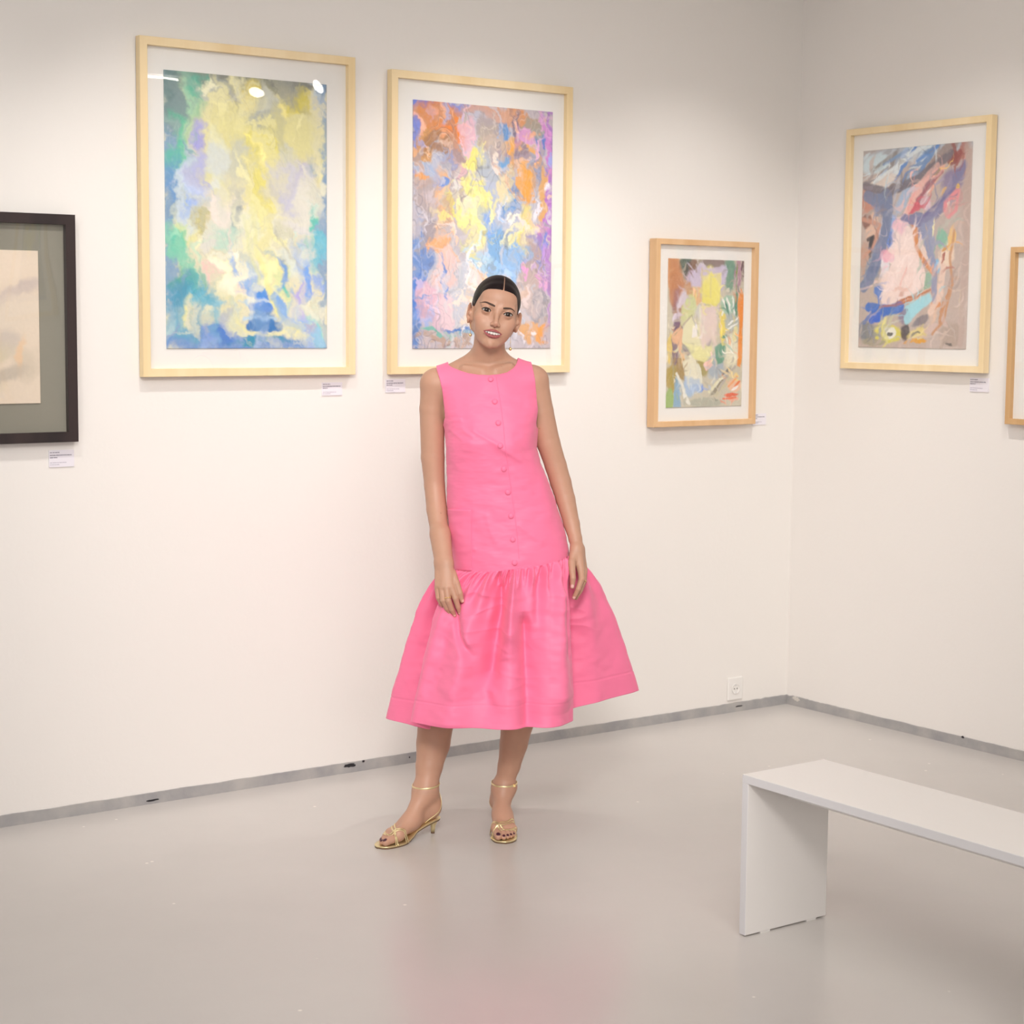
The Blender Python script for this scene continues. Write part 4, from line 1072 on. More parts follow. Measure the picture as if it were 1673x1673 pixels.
def foot(f, key, heel, toe, ank, med):
    heel = np.array([*heel, 0.0]); toe = np.array([*toe, 0.0])
    u = (toe - heel); L = np.linalg.norm(u); u = u / L
    v = np.array([-u[1], u[0], 0.0]) * med        # towards the little toe
    F_ = lambda a, b_, z: heel + u * a * L + v * b_ + np.array([0, 0, z])
    hz = 0.050
    cone(f, F_(0.04, 0, hz + 0.032), F_(0.02, 0, hz + 0.050), 0.0275, 0.024, 0.02)
    cone(f, F_(0.02, 0, hz + 0.045), ank, 0.024, 0.029, 0.02)
    ell(f, ank + v * 0.006 + np.array([0, 0, 0.006]), (0.033, 0.030, 0.02), 0.015)
    cone(f, ank, F_(0.42, -0.004, 0.064), 0.031, 0.0225, 0.025)
    cone(f, F_(0.06, 0, hz + 0.026), F_(0.44, 0.006, 0.040), 0.025, 0.021, 0.025)
    cone(f, F_(0.40, -0.006, 0.058), F_(0.70, -0.019, 0.031), 0.022, 0.0165, 0.022)
    cone(f, F_(0.40, 0.010, 0.050), F_(0.66, 0.024, 0.026), 0.020, 0.0135, 0.022)
    cone(f, F_(0.70, -0.020, 0.031), F_(0.66, 0.026, 0.025), 0.0165, 0.013, 0.015)
    toes = [(-0.022, 0.72, 0.93, 0.0125, 0.0112), (-0.004, 0.74, 0.925, 0.0095, 0.0078), (0.009, 0.72, 0.885, 0.0088, 0.0072), (0.020, 0.69, 0.84, 0.0082, 0.0068), (0.030, 0.65, 0.785, 0.0078, 0.0064)]
    tips = []
    for (b_, a0, a1, r0, r1) in toes:
        m = (a0 * 0.45 + a1 * 0.55)
        cone(f, F_(a0, b_ * 0.97, 0.024), F_(m, b_, 0.0235), r0, r0 * 0.95, 0.004)
        cone(f, F_(m, b_, 0.0235), F_(a1, b_ * 0.94, 0.0085 + r1), r0 * 0.95, r1, 0.003)
        tips.append((F_(a1, b_ * 0.94, 0.0085 + r1), r1))
    FEET[key] = dict(F=F_, u=u, v=v, L=L, tips=tips, hz=hz, ank=ank)


foot(BODY, 'R', (-0.099, 0.022), (-0.262, -0.148), ANR, -1)
foot(BODY, 'L', (0.107, 0.112), (0.120, -0.098), ANL, 1)

# ---- skin surface: fine grids for head, hands and feet, a coarser one for the rest
BOXES = [
    (HC + np.array([-0.105, -0.135, -0.150]), HC + np.array([0.115, 0.115, 0.125]), 0.00115),
    (H1(430, 180, -0.11) * [1, 0, 0] + np.array([-0.012, -0.175, 0.700]), np.array([0.062, -0.070, 0.0]) + H1(430, 180, -0.11) * [1, 0, 1], 0.00125),
    (np.array([H2(370, 0, -0.05)[0] - 0.012, -0.105, H2(430, 1400, -0.06)[2] - 0.015]), np.array([H2(660, 0, -0.05)[0] + 0.035, 0.030, H2(500, 450, -0.03)[2]]), 0.00125),
    (np.array([-0.30, -0.185, 0.0]), np.array([-0.055, 0.075, 0.145]), 0.00150),
    (np.array([0.055, -0.135, 0.0]), np.array([0.185, 0.165, 0.145]), 0.00150),
]
BOXES[1] = (np.array([at(705, 950, -0.13)[0], -0.178, at(740, 1012, -0.13)[2]]), np.array([at(765, 950, -0.13)[0], -0.060, at(725, 922, -0.11)[2]]), 0.00125)
SV, SF = [], []
nv_ = 0
for lo, hi, h in BOXES:
    V, F = nets(BODY.grid(lo, hi, h), lo, h)
    SV.append(V); SF.append(F + nv_); nv_ += len(V)
lo, hi, h = np.array([-0.32, -0.20, 0.0]), np.array([0.40, 0.20, 1.50]), 0.0030
V, F = nets(BODY.grid(lo, hi, h), lo, h)
cen = V[F].mean(1)
drop = np.zeros(len(F), bool)
for bl, bh, _ in BOXES: drop |= np.all((cen > bl + 0.005) & (cen < bh - 0.005), axis=1)
F = F[~drop]
used = np.unique(F); remap = np.full(len(V), -1); remap[used] = np.arange(len(used))
SV.append(V[used]); SF.append(remap[F] + nv_)
SV = np.concatenate(SV); SF = np.concatenate(SF)

# pigment of the skin: lips, blush, nails, a few moles
SKIN = np.array([0.545, 0.308, 0.212])
SC_ = np.tile(SKIN, (len(SV), 1))
SC_ *= (0.96 + 0.08 * fbm(SV, 31, 45, 3))[:, None]


def tint(mask, color):
    global SC_
    mask = np.clip(mask, 0, 1)[:, None]
    SC_ = SC_ * (1 - mask) + np.array(color) * mask


def near(P, c, r, soft): return np.clip((r + soft - np.linalg.norm(P - c, axis=1)) / (2 * soft), 0, 1)


Hm = to_head(SV)
inhead = (np.abs(Hm[:, 0]) < 95) & (Hm[:, 2] > -115) & (Hm[:, 2] < 110)
for s in (-1, 1):
    tint(0.42 * near(Hm * [1, 0.8, 1], np.array([s * 47, -48, -32]), 11, 13) * inhead, (0.60, 0.24, 0.17))
tint(0.25 * near(Hm, np.array([0, -112, -34]), 8, 6), (0.60, 0.27, 0.20))
# lips
dl = np.full(len(SV), 99.0)
for L_, q in ((UP, 2.9), (LO, 3.4)):
    for i in range(len(L_) - 1):
        a, b_ = np.array(L_[i], float), np.array(L_[i + 1], float); ab = b_ - a
        t = np.clip((Hm - a) @ ab / (ab @ ab), 0, 1)
        xx = a[0] + ab[0] * t
        r_ = 1.4 + q * (1 - (xx / 29) ** 2)
        dl = np.minimum(dl, np.linalg.norm(Hm - a - t[:, None] * ab, axis=1) - r_)
xl_ = Hm[:, 0] + 1.0
zu_ = np.interp(xl_, [-29.5, -27, -20, -10, -4, 0, 4, 10, 20, 26, 28.5], [-59.2, -57.6, -54.2, -50.9, -49.6, -50.6, -49.6, -50.9, -54.4, -58.0, -59.6])
zd_ = np.interp(xl_, [-29.5, -26, -19, -10, 0, 10, 19, 25, 28.5], [-59.2, -62.8, -70.0, -75.3, -77.0, -75.3, -70.2, -63.2, -59.6])
lipm = np.clip((zu_ - Hm[:, 2]) / 1.2 + 0.3, 0, 1) * np.clip((Hm[:, 2] - zd_) / 1.2 + 0.3, 0, 1) * (Hm[:, 1] < -68) * (np.abs(xl_) < 29.5)
tint(lipm * 0.9, (0.36, 0.085, 0.095))
tint(np.clip((Hm[:, 1] + 86 - 0.008 * Hm[:, 0] ** 2) / 2.0, 0, 1) * (np.abs(Hm[:, 0] + 1) < 25.5) * (np.abs(Hm[:, 2] + 61.5) < 7.0) * (Hm[:, 1] < -60) * (dl > 0.4), (0.10, 0.02, 0.02))
# eye make-up: soft brown along the lids
for s in (-1, 1):
    e = np.array(EYE[s])
    tint(0.72 * near((Hm - e) * [0.72, 1, 1.25], np.array([s * 1.5, -12.5, 3.0]), 7.5, 5.5) * inhead, (0.27, 0.13, 0.085))
# nails
NAILS = []
for pts, hand, sgn, names_ in ((FING_R, H1, -1, ('index', 'middle', 'ring', 'little')), (FING_L, H2, -1, ('index',))):
    for nm in names_:
        P_, R_ = pts[nm]
        a, b_ = hand(*P_[2]), hand(*P_[3]); d = (b_ - a) / np.linalg.norm(b_ - a)
        NAILS.append((b_ - d * 0.001 + np.array([0, -0.0045, 0]), 0.0040))
a, b_ = H1(*FING_R['thumb'][0][2]), H1(*FING_R['thumb'][0][3])
NAILS.append((b_ + np.array([0.004, -0.0035, 0.001]), 0.0046))
NAILS.append((H2(*FING_L['thumb'][0][3]) + np.array([0.0, -0.0055, 0.003]), 0.0052))
for c, r_ in NAILS: tint(near(SV, c, r_, 0.0007), (0.80, 0.50, 0.47))
for key in ('R', 'L'):
    fd = FEET[key]
    for i, (c, r_) in enumerate(fd['tips']):
        tint(near(SV, c + np.array([0, 0, r_ * 0.75]) + fd['u'] * r_ * 0.35, r_ * 0.62, 0.0007), (0.06, 0.008, 0.025))
for (px, py, y, r_) in ((758, 590, -0.02, 1.2), (823, 604, -0.05, 1.0), (727, 851, -0.03, 1.5), (717, 861, -0.03, 1.3), (890, 713, -0.03, 1.3), (815, 610, -0.05, 0.9)):
    c = BODY.march([at(px, py, -0.4)], [np.array([0, 1.0, 0])])[0]
    tint(near(SV, c, r_ / 1000, 0.0007) * 0.7, (0.22, 0.10, 0.06))

M_skin = attr_color(mat('skin', SKIN, 0.46, spec=0.42, sss=0.12))
noise_bump(M_skin, 420, 0.10, 0.001)
root_loc = tuple(PO)
person = mesh_obj('person', SV, SF, M_skin, None, True, cols=SC_, at=root_loc)
person.rotation_euler = (0, 0, PROT)
tag(person, 'woman standing in a sleeveless pink dress and gold sandals, hair slicked back', 'person')

# ---- eyes
M_eye = mat('eye_white', (0.60, 0.56, 0.53), 0.15); M_iris = mat('iris', (0.045, 0.022, 0.012), 0.3, spec=0.3, coat=0.15); M_pupil = mat('pupil', (0.006, 0.005, 0.005), 0.15, spec=0.4)
M_hair = mat('hair', (0.013, 0.0075, 0.0085), 0.42, spec=0.16); M_lash = mat('lash', (0.012, 0.008, 0.007), 0.6); M_brow = mat('brow', (0.075, 0.040, 0.028), 0.7)
M_teeth = mat('teeth', (0.86, 0.83, 0.77), 0.2)
for s in (-1, 1):
    e = np.array(EYE[s], float)
    b = MB(); b.sphere(hp(*e), 0.0121, 24, 16); eb = b.build('eyeball', M_eye, person, smooth=True)
    # iris and pupil: shallow caps facing the viewer
    fwd = np.array([-0.02, -1.0, -0.02]); fwd /= np.linalg.norm(fwd)
    for nm, rr, lift, m_ in (('iris', 7.0, 0.25, M_iris), ('pupil', 3.2, 0.42, M_pupil)):
        V = [hp(*(e + fwd * (12.1 + lift)))]; k = 24
        t1 = np.cross(fwd, [0, 0, 1.0]); t1 /= np.linalg.norm(t1); t2 = np.cross(t1, fwd)
        F = []
        for ring in (0.5, 1.0):
            ra = rr * ring; dd = math.sqrt(12.1 ** 2 - ra * ra) + lift * (1 if ring < 1 else 0.6)
            for j in range(k):
                V.append(hp(*(e + fwd * dd + (t1 * math.cos(2 * PI * j / k) + t2 * math.sin(2 * PI * j / k)) * ra)))
        F += [(0, 1 + j, 1 + (j + 1) % k) for j in range(k)]
        F += [(1 + j, 1 + k + j, 1 + k + (j + 1) % k, 1 + (j + 1) % k) for j in range(k)]
        mesh_obj(nm, V, F, m_, eb)
    # lashes along the upper and lower opening
    b = MB()
    for sgn, cz, R_, w in ((1, -13.2, 19.4, 1.35), (-1, 20.0, 24.4, 0.35)):
        pts = []; rr = []
        for x in np.linspace(-13.4, 14.6, 15):
            z = cz + sgn * math.sqrt(R_ ** 2 - x * x) + 0.06 * x
            rad = 14.0
            y = -math.sqrt(max(rad ** 2 - min(x * x + z * z, rad ** 2 * 0.93), 4))
            pts.append(hp(e[0] + s * x, e[1] + y, e[2] + z)); rr.append(0.001 * w * (0.45 + 0.75 * math.sin(PI * (x + 14) / 29.5) ** 0.7))
        b.tube(pts, rr, 6)
    b.build('eyelashes', M_lash, person, smooth=True)
    # flick of the outer lashes
# ---- eyebrows, laid on the skin
BR = {-1: [(-10.5, 16.2, 2.8), (-17, 18.0, 3.9), (-27, 20.0, 3.8), (-37, 22.8, 3.0), (-45, 21.5, 2.2), (-53, 17.5, 0.8)],
      1: [(13.5, 15.0, 2.8), (20, 16.4, 3.7), (28, 17.4, 3.7), (36, 18.8, 2.9), (44, 16.5, 2.1), (51.5, 11.5, 0.8)]}
for s in (-1, 1):
    ctrl = np.array(BR[s]); tt = np.linspace(0, len(ctrl) - 1, 26)
    cx = np.interp(tt, range(len(ctrl)), ctrl[:, 0]); cz = np.interp(tt, range(len(ctrl)), ctrl[:, 1]); ww = np.interp(tt, range(len(ctrl)), ctrl[:, 2])
    cz = np.convolve(np.pad(cz, 2, 'edge'), np.ones(5) / 5, 'valid')
    rows = [-1, -0.5, 0, 0.5, 1]; O_ = []; W_ = []
    for x, z, w in zip(cx, cz, ww):
        for r_ in rows: O_.append(hp(x, -140, z + r_ * w * 0.80))
    S_ = BODY.march(O_, [HM @ np.array([0, 1.0, 0])])
    n_ = BODY.normal(S_)
    lift = np.tile(np.array([0.0001, 0.0008, 0.0011, 0.0008, 0.0001]), len(cx))[:, None]
    V = S_ + n_ * lift; m_ = len(rows)
    F = [(i * m_ + k, (i + 1) * m_ + k, (i + 1) * m_ + k + 1, i * m_ + k + 1) for i in range(len(cx) - 1) for k in range(m_ - 1)]
    if s > 0: F = [f[::-1] for f in F]
    mesh_obj('eyebrow', V, F, M_brow, person)
# ---- teeth
b = MB()
def rounded_tooth(c, rx, ry, rz):
    V = []; F = []; nu, nw = 14, 10
    for i in range(nw + 1):
        th = PI * i / nw - PI / 2
        for k in range(nu):
            ph = 2 * PI * k / nu
            f = lambda v, e: math.copysign(abs(v) ** e, v)
            V.append(hp(c[0] + rx * f(math.cos(th), 0.4) * f(math.cos(ph), 0.45), c[1] + ry * f(math.cos(th), 0.4) * f(math.sin(ph), 0.7), c[2] + rz * f(math.sin(th), 0.5)))
    for i in range(nw):
        for k in range(nu): F.append((i * nu + k, i * nu + (k + 1) % nu, (i + 1) * nu + (k + 1) % nu, (i + 1) * nu + k))
    b.add(V, F)


for sg in (-1, 1):
    x0 = 0.0
    for w, hgt in ((8.2, 10.5), (6.6, 9.8), (7.0, 10.0), (6.4, 9.0), (5.5, 8.0)):
        x = sg * (x0 + w / 2) - 1.0; x0 += w
        y = -84.6 + 0.0145 * x * x; zb = -65.4 + 0.0085 * x * x
        rounded_tooth((x, y, zb + hgt / 2), w * 0.525, 2.6, hgt / 2)
b.build('teeth', M_teeth, person, smooth=True)

# ---- hair: slicked back from a centre parting into a low bun
HAIR = Field()
hsph(HAIR, (0, 7.5, 26), (71.0, 95, 83.5), 10)
hsph(HAIR, (0, -58, 42), (53.5, 34, 39), 16)
hsph(HAIR, (0, 20, -14), (67.5, 74, 62), 20)
hsph(HAIR, (4, 96, -34), (30, 24, 27), 8)
_hy = [-130, -96, -86, -72, -58, -45, -33, -25, -17, -10, -3, 3, 12, 22, 34, 60, 120]
_hz = [71, 71, 67, 61, 50, 37, 21, 10, 5, 4, 7, 15, 16, 8, -30, -72, -78]


def hairline(Q):
    xs = Q[:, 0]
    z0 = np.interp(Q[:, 1], _hy, _hz) - 0.0
    return (Q[:, 2] - z0) * 0.75


hcustom(HAIR, hairline, (-130, -135, -125), (130, 150, 130), 1.2, 'x')
_op = HAIR.ops.pop()                      # keep only what lies above the hairline


def hair_keep(P): return -_op[0](P)


HAIR.add(lambda P: _op[0](P), _op[1], _op[2], 0.0012, '-')
HAIR.ops[-1] = (lambda P: hair_keep(P) * -1, _op[1], _op[2], 0.0012, '-')


def hair_thin(Q):
    # the hair lies flat at the hairline and thickens behind it
    d = BODY.ev(HC + (Q / 1000.0) @ HM.T) * 1000.0
    return d - (0.7 + 0.16 * np.maximum(hairline(Q), 0))


def hair_thin_op(P): return -hair_thin(to_head(P)) / 1000.0


HAIR.add(hair_thin_op, _op[1], _op[2], 0.0008, '-')


def parting(Q):
    return np.maximum(np.abs(Q[:, 0] - 5.5 - 0.02 * (Q[:, 1] + 80)) - 1.0 - 0.006 * np.maximum(-Q[:, 1], 0), np.maximum(Q[:, 1] - 10, 40 - Q[:, 2]))


hcustom(HAIR, parting, (-4, -130, 40), (16, 12, 125), 1.2, '-')
lo, hi = HC - np.array([0.10, 0.125, 0.10]), HC + np.array([0.115, 0.135, 0.13])
G = HAIR.grid(lo, hi, 0.0014)
V, F = nets(G, lo, 0.0014)
# combed strands: fine grooves that run back from the hairline
Q = to_head(V)
ang = np.arctan2(Q[:, 0] - 5.5, np.maximum(Q[:, 2] + 60, 1))
groove = np.sin(ang * 150 + 2.5 * fbm(Q, 77, 0.02, 2) * 6) * 0.00010
NRM = HAIR.normal(V)
V = V + NRM * groove[:, None]
noise_bump(M_hair, 60, 0.25, 0.002, (1, 0.12, 1))
mesh_obj('hair', V, F, M_hair, person)

# ------------------------------------------------------------------ dress
M_pink = mat('pink_taffeta', (0.94, 0.205, 0.37), 0.52, spec=0.3)
BS(M_pink).inputs['Sheen Weight'].default_value = 0.25
BS(M_pink).inputs['Sheen Tint'].default_value = (1.0, 0.7, 0.8, 1)
noise_bump(M_pink, 90, 0.16, 0.003, (0.10, 0.10, 1.0), 3)
noise_bump(M_pink, 22, 0.10, 0.008, (0.5, 0.5, 1.2), 2)

LE = [(719, 640), (726.5, 690), (729.0, 747), (730.5, 789), (730.0, 820.6), (732.6, 862), (736.8, 894), (741.5, 932), (743, 950)]
RE = [(887, 640), (879, 690), (876, 730), (883, 754), (895, 783), (905, 812), (918, 852), (926, 879), (929, 896), (930, 913), (931, 935)]
lz = np.array([at(*p) for p in LE]); rz = np.array([at(*p) for p in RE])
_zz = np.linspace(0.78, 1.36, 30)
_xl = np.interp(_zz, lz[::-1, 2], lz[::-1, 0]); _xr = np.interp(_zz, rz[::-1, 2], rz[::-1, 0])
_cx = (_xl + _xr) / 2; _ax = (_xr - _xl) / 2
_yf = np.interp(_zz, [0.78, 0.86, 0.98, 1.08, 1.20, 1.27, 1.36], [-0.128, -0.126, -0.118, -0.114, -0.122, -0.110, -0.075])
_yb = np.interp(_zz, [0.78, 0.88, 1.02, 1.2, 1.36], [0.135, 0.140, 0.110, 0.105, 0.095])
SEAM = [(735, 933.5), (763, 933.5), (798, 932), (842, 926.5), (889, 921), (929, 912.5), (940, 910)]
_sm = np.array([at(px, py, -0.10) for px, py in SEAM])


def seam_z(x): return np.interp(x, _sm[:, 0], _sm[:, 2])


NECK = [(725, 560), (732.6, 597), (738, 600.5), (752, 606), (765, 610), (783, 612.4), (801, 612.8), (817, 611.3), (829, 608.5), (839, 602), (844, 596), (847, 588), (853, 555)]
_nk = np.array([at(px, py, -0.06) for px, py in NECK])
_al = np.array([at(px, py, -0.02) for px, py in ((712, 596), (713.5, 604), (718.5, 620), (722.5, 636.5), (726.0, 663), (727.0, 682), (725.5, 692), (720, 700), (712, 705))])
_ar = np.array([at(px, py, -0.02) for px, py in ((867.5, 585), (869.5, 596), (874, 620), (877, 648), (878, 668), (877, 686), (877.5, 698), (882, 708), (892, 716))])
PITL, PITR = at(728, 705)[2], at(875, 716)[2]
CREASES = [((774, 703), (812, 725), 0.0042, 0.008), ((818, 731), (850, 752), 0.0036, 0.008), ((757, 703), (771, 712), 0.003, 0.007), ((846, 712), (858, 740), -0.003, 0.012),
           ((795, 843), (808, 882), 0.003, 0.010), ((850, 858), (884, 884), 0.003, 0.010), ((733, 690), (752, 686), 0.0025, 0.005), ((734, 704), (752, 716), 0.0025, 0.006),
           ((862, 600), (858, 660), -0.004, 0.012), ((868, 606), (862, 618), 0.0035, 0.008), ((752, 640), (760, 690), -0.003, 0.014), ((742, 905), (775, 897), 0.002, 0.006), ((840, 770), (866, 800), 0.0025, 0.014)]
_cr = [(at(*a, -0.1), at(*b_, -0.1), am, w) for a, b_, am, w in CREASES]


def dress_f(P):
    x, y, z = P[:, 0], P[:, 1].copy(), P[:, 2]
    cx = np.interp(z, _zz, _cx); ax = np.interp(z, _zz, _ax); yf = np.interp(z, _zz, _yf); yb = np.interp(z, _zz, _yb)
    w = np.zeros(len(P))
    for s in (-1, 1):
        w += 0.012 * np.exp(-((x - cx - s * 0.062) / 0.045) ** 2 - ((z - 1.205) / 0.05) ** 2)
    for a, b_, am, wd in _cr:
        ab = (b_ - a)[[0, 2]]; q = np.stack([x - a[0], z - a[2]], -1)
        t = np.clip(q @ ab / (ab @ ab), 0, 1)
        d = np.linalg.norm(q - t[:, None] * ab, axis=1)
        w += am * np.exp(-(d / wd) ** 2)
    y = np.where(y < 0, y + w * np.clip(-y / 0.08, 0, 1), y)
    yy = np.where(y < 0, y / -yf, y / yb)
    n = 2.35
    q = (np.abs((x - cx) / ax) ** n + np.abs(yy) ** n) ** (1 / n)
    d = (q - 1) * 0.122
    cap = z - 1.355; kk = 0.07; hh = np.maximum(kk - np.abs(d - cap), 0) / kk
    d = np.maximum(d, cap) + hh * hh * kk * 0.25
    t = TORSO.ev(P) - 0.0065
    k = 0.022
    h = np.maximum(k - np.abs(d - t), 0) / k
    return np.minimum(d, t) - h * h * k * 0.25


def dress_cut(P):
    """positive where cloth is cut away"""
    x, y, z = P[:, 0], P[:, 1], P[:, 2]
    c = (seam_z(x) - 0.004 - z)                                   # dropped waist seam
    nz = np.interp(x, _nk[:, 0], _nk[:, 2])
    back = np.clip((y - 0.02) / 0.03, 0, 1)
    nz = nz + back * 0.004 * (np.abs(x - 0.06) < 0.09)
    slope = np.abs(np.interp(x + 0.002, _nk[:, 0], _nk[:, 2]) - np.interp(x - 0.002, _nk[:, 0], _nk[:, 2])) / 0.004
    neck = (z - nz) / np.sqrt(1 + slope ** 2)
    c = np.maximum(c, neck)
    xl = np.interp(-z, -_al[:, 2], _al[:, 0]); xr = np.interp(-z, -_ar[:, 2], _ar[:, 0])
    c = np.maximum(c, np.minimum(xl - x, z - PITL)); c = np.maximum(c, np.minimum(x - xr, z - PITR))
    return c


def dress_shell(P):
    d = dress_f(P)
    return np.maximum(np.maximum(d, -(d + 0.0045)), dress_cut(P))


DSURF = Field(); DSURF.add(dress_f, (-0.30, -0.60, 0.70), (0.50, 0.30, 1.60), 0.0005)
DRESS = Field(); DRESS.add(dress_shell, (-0.16, -0.19, 0.78), (0.36, 0.19, 1.50), 0.0005)
lo, hi, h = np.array([-0.125, -0.165, 0.795]), np.array([0.335, 0.165, 1.475]), 0.0019
V, F = nets(DRESS.grid(lo, hi, h), lo, h)
_nb = DSURF.normal(V)


def cloth_dent(P):
    return (fbm(P * [1, 1, 1.3] + 2, 61, 16, 2, 0.5) - 0.5) * 0.0075 + (fbm(P * [0.5, 0.5, 1.6] + 7, 66, 42, 2, 0.5) - 0.5) * 0.0022


V = V + _nb * (cloth_dent(V) * np.clip((1.40 - V[:, 2]) / 0.05, 0, 1))[:, None]
bodice = mesh_obj('dress_bodice', V, F, M_pink, person)


def on_dress_many(pts):
    o = np.array([at(px, py, -0.30) for px, py in pts])
    d = o - (CAM_C - PO) @ np.stack([EX, EY, np.array([0, 0, 1.0])], -1)
    p = DSURF.march(o, d); n = DSURF.normal(p)
    return p + n * (cloth_dent(p) * np.clip((1.40 - p[:, 2]) / 0.05, 0, 1))[:, None], n


# placket edge: thin raised strip beside the buttons
def strip(path, width, lift, name, parent, m, closed=False):
    P_, N_ = on_dress_many(path)
    T_ = np.gradient(P_, axis=0); T_ /= np.linalg.norm(T_, axis=1, keepdims=True)
    S_ = np.cross(T_, N_)
    V = []
    for p, n, s in zip(P_, N_, S_):
        V += [p - s * width - n * 0.001, p - s * width * 0.9 + n * lift, p + s * width * 0.9 + n * lift, p + s * width - n * 0.001]
    F = [(i * 4 + k, i * 4 + k + 1, i * 4 + k + 5, i * 4 + k + 4) for i in range(len(path) - 1) for k in range(3)]
    return mesh_obj(name, V, F, m, parent)


BT_ = [(725, 190), (757, 365), (785, 530), (800, 708), (828, 890), (860, 1072), (884, 1257), (898, 1440), (912, 1622)]
BT_ = [(650 + x * .2092, 580 + y * .2092) for x, y in BT_]
PL = [(763, 160), (790, 300), (822, 530), (838, 708), (862, 890), (888, 1072), (915, 1257), (936, 1440), (946, 1590)]
PL = [(650 + x * .2092, 580 + y * .2092) for x, y in PL]
tt = np.linspace(0, 8, 60); pth = [(np.interp(t, range(9), [p[0] for p in PL]), np.interp(t, range(9), [p[1] for p in PL])) for t in tt]
strip(pth, 0.0014, 0.0011, 'placket_edge', bodice, M_pink)
for p, n in zip(*on_dress_many(BT_)):
    zq = Vector(n).to_track_quat('Z', 'Y').to_matrix()
    b = MB(); b.sphere(p + n * 0.0015, (0.0086, 0.0086, 0.0052), 20, 12, zq); b.build('button', M_pink, bodice, smooth=True)
# patch pocket
PK = [[(731.5, 832.0), (769.5, 833.0)], [(733.5, 865), (770.3, 866)], [(736.5, 893), (771, 895)], [(742.5, 932.5), (771.5, 932.5)]]
nr, ncl = 40, 24
G_ = []
for i in range(nr):
    t = i / (nr - 1) * 3
    lx = np.interp(t, range(4), [r[0][0] for r in PK]); ly = np.interp(t, range(4), [r[0][1] for r in PK])
    rx = np.interp(t, range(4), [r[1][0] for r in PK]); ry = np.interp(t, range(4), [r[1][1] for r in PK])
    G_ += [(lx + (rx - lx) * j / (ncl - 1), ly + (ry - ly) * j / (ncl - 1)) for j in range(ncl)]
P_, N_ = on_dress_many(G_)
ii, jj = np.divmod(np.arange(nr * ncl), ncl)
bul = 0.0025 * np.exp(-((ii / (nr - 1)) / 0.06) ** 2) * np.sin(PI * jj / (ncl - 1)) + 0.0012 * (ii < 4)
V = np.concatenate([P_ + N_ * (0.0022 + bul)[:, None], P_ - N_ * 0.001])
F = [(i * ncl + j, (i + 1) * ncl + j, (i + 1) * ncl + j + 1, i * ncl + j + 1) for i in range(nr - 1) for j in range(ncl - 1)]
n0 = nr * ncl
rim = [(0, j) for j in range(ncl)] + [(i, ncl - 1) for i in range(1, nr)] + [(nr - 1, j) for j in range(ncl - 2, -1, -1)] + [(i, 0) for i in range(nr - 2, 0, -1)]
rim = [i * ncl + j for i, j in rim]
F += [(rim[k], rim[(k + 1) % len(rim)], rim[(k + 1) % len(rim)] + n0, rim[k] + n0) for k in range(len(rim))]
mesh_obj('pocket', V, F, M_pink, bodice)
# side dart/princess seam running down from the pocket's edge
strip([(769.5 + t * 2.0, 835 + t * 92) for t in np.linspace(0, 1, 24)], 0.0011, 0.0030, 'pocket_seam', bodice, M_pink)

# ---- gathered skirt
HEM = [  # plan of the hem, going round from the front centre to the viewer's right: (x, y, z)
    (0.104, -0.232, .379), (0.150, -0.235, .379), (0.193, -0.228, .379), (0.240, -0.208, .379), (0.280, -0.178, .379), (0.312, -0.138, .380), (0.318, -0.108, .382),
    (0.303, -0.075, .390), (0.318, -0.040, .397), (0.36, 0.005, .402), (0.416, 0.048, .407), (0.470, 0.090, .412), (0.520, 0.135, .4165), (0.535, 0.170, .418),
    (0.50, 0.215, .417), (0.42, 0.262, .412), (0.30, 0.295, .402), (0.15, 0.305, .390), (0.0, 0.285, .376), (-0.12, 0.235, .362), (-0.20, 0.170, .352), (-0.240, 0.110, .346),
    (-0.243, 0.072, .345), (-0.222, 0.040, .344), (-0.180, 0.005, .342), (-0.140, -0.028, .341), (-0.112, -0.060, .341), (-0.118, -0.088, .350), (-0.145, -0.108, .368), (-0.163, -0.130, .3795),
    (-0.150, -0.155, .380), (-0.110, -0.180, .379), (-0.060, -0.195, .379), (0.0, -0.210, .379), (0.052, -0.222, .379)]
HEM = np.array(HEM)
WA = [  # matching angle round the waist seam (degrees, -90 front, 0 viewer's right)
    -88, -78, -68, -56, -44, -32, -24, -16, -9, -2, 5, 12, 20, 30, 45, 60, 80, 100, 125, 145, 160, 170, 178, 184, 189, 194, 199, 204, 210, 218, 227, 237, 247, 257, 265]
WA = np.array(WA, float)
NS, NT_ = 900, 190


def closed_spline(C, n, per=None):
    m = len(C); t = np.linspace(0, m, n, endpoint=False); i = np.floor(t).astype(int); f = (t - i)[:, None]
    g = lambda k: C[(i + k) % m] + (0 if per is None else per * np.floor((i + k) / m)[:, None])
    p0, p1, p2, p3 = g(-1), g(0), g(1), g(2)
    return 0.5 * ((2 * p1) + (-p0 + p2) * f + (2 * p0 - 5 * p1 + 4 * p2 - p3) * f ** 2 + (-p0 + 3 * p1 - 3 * p2 + p3) * f ** 3)


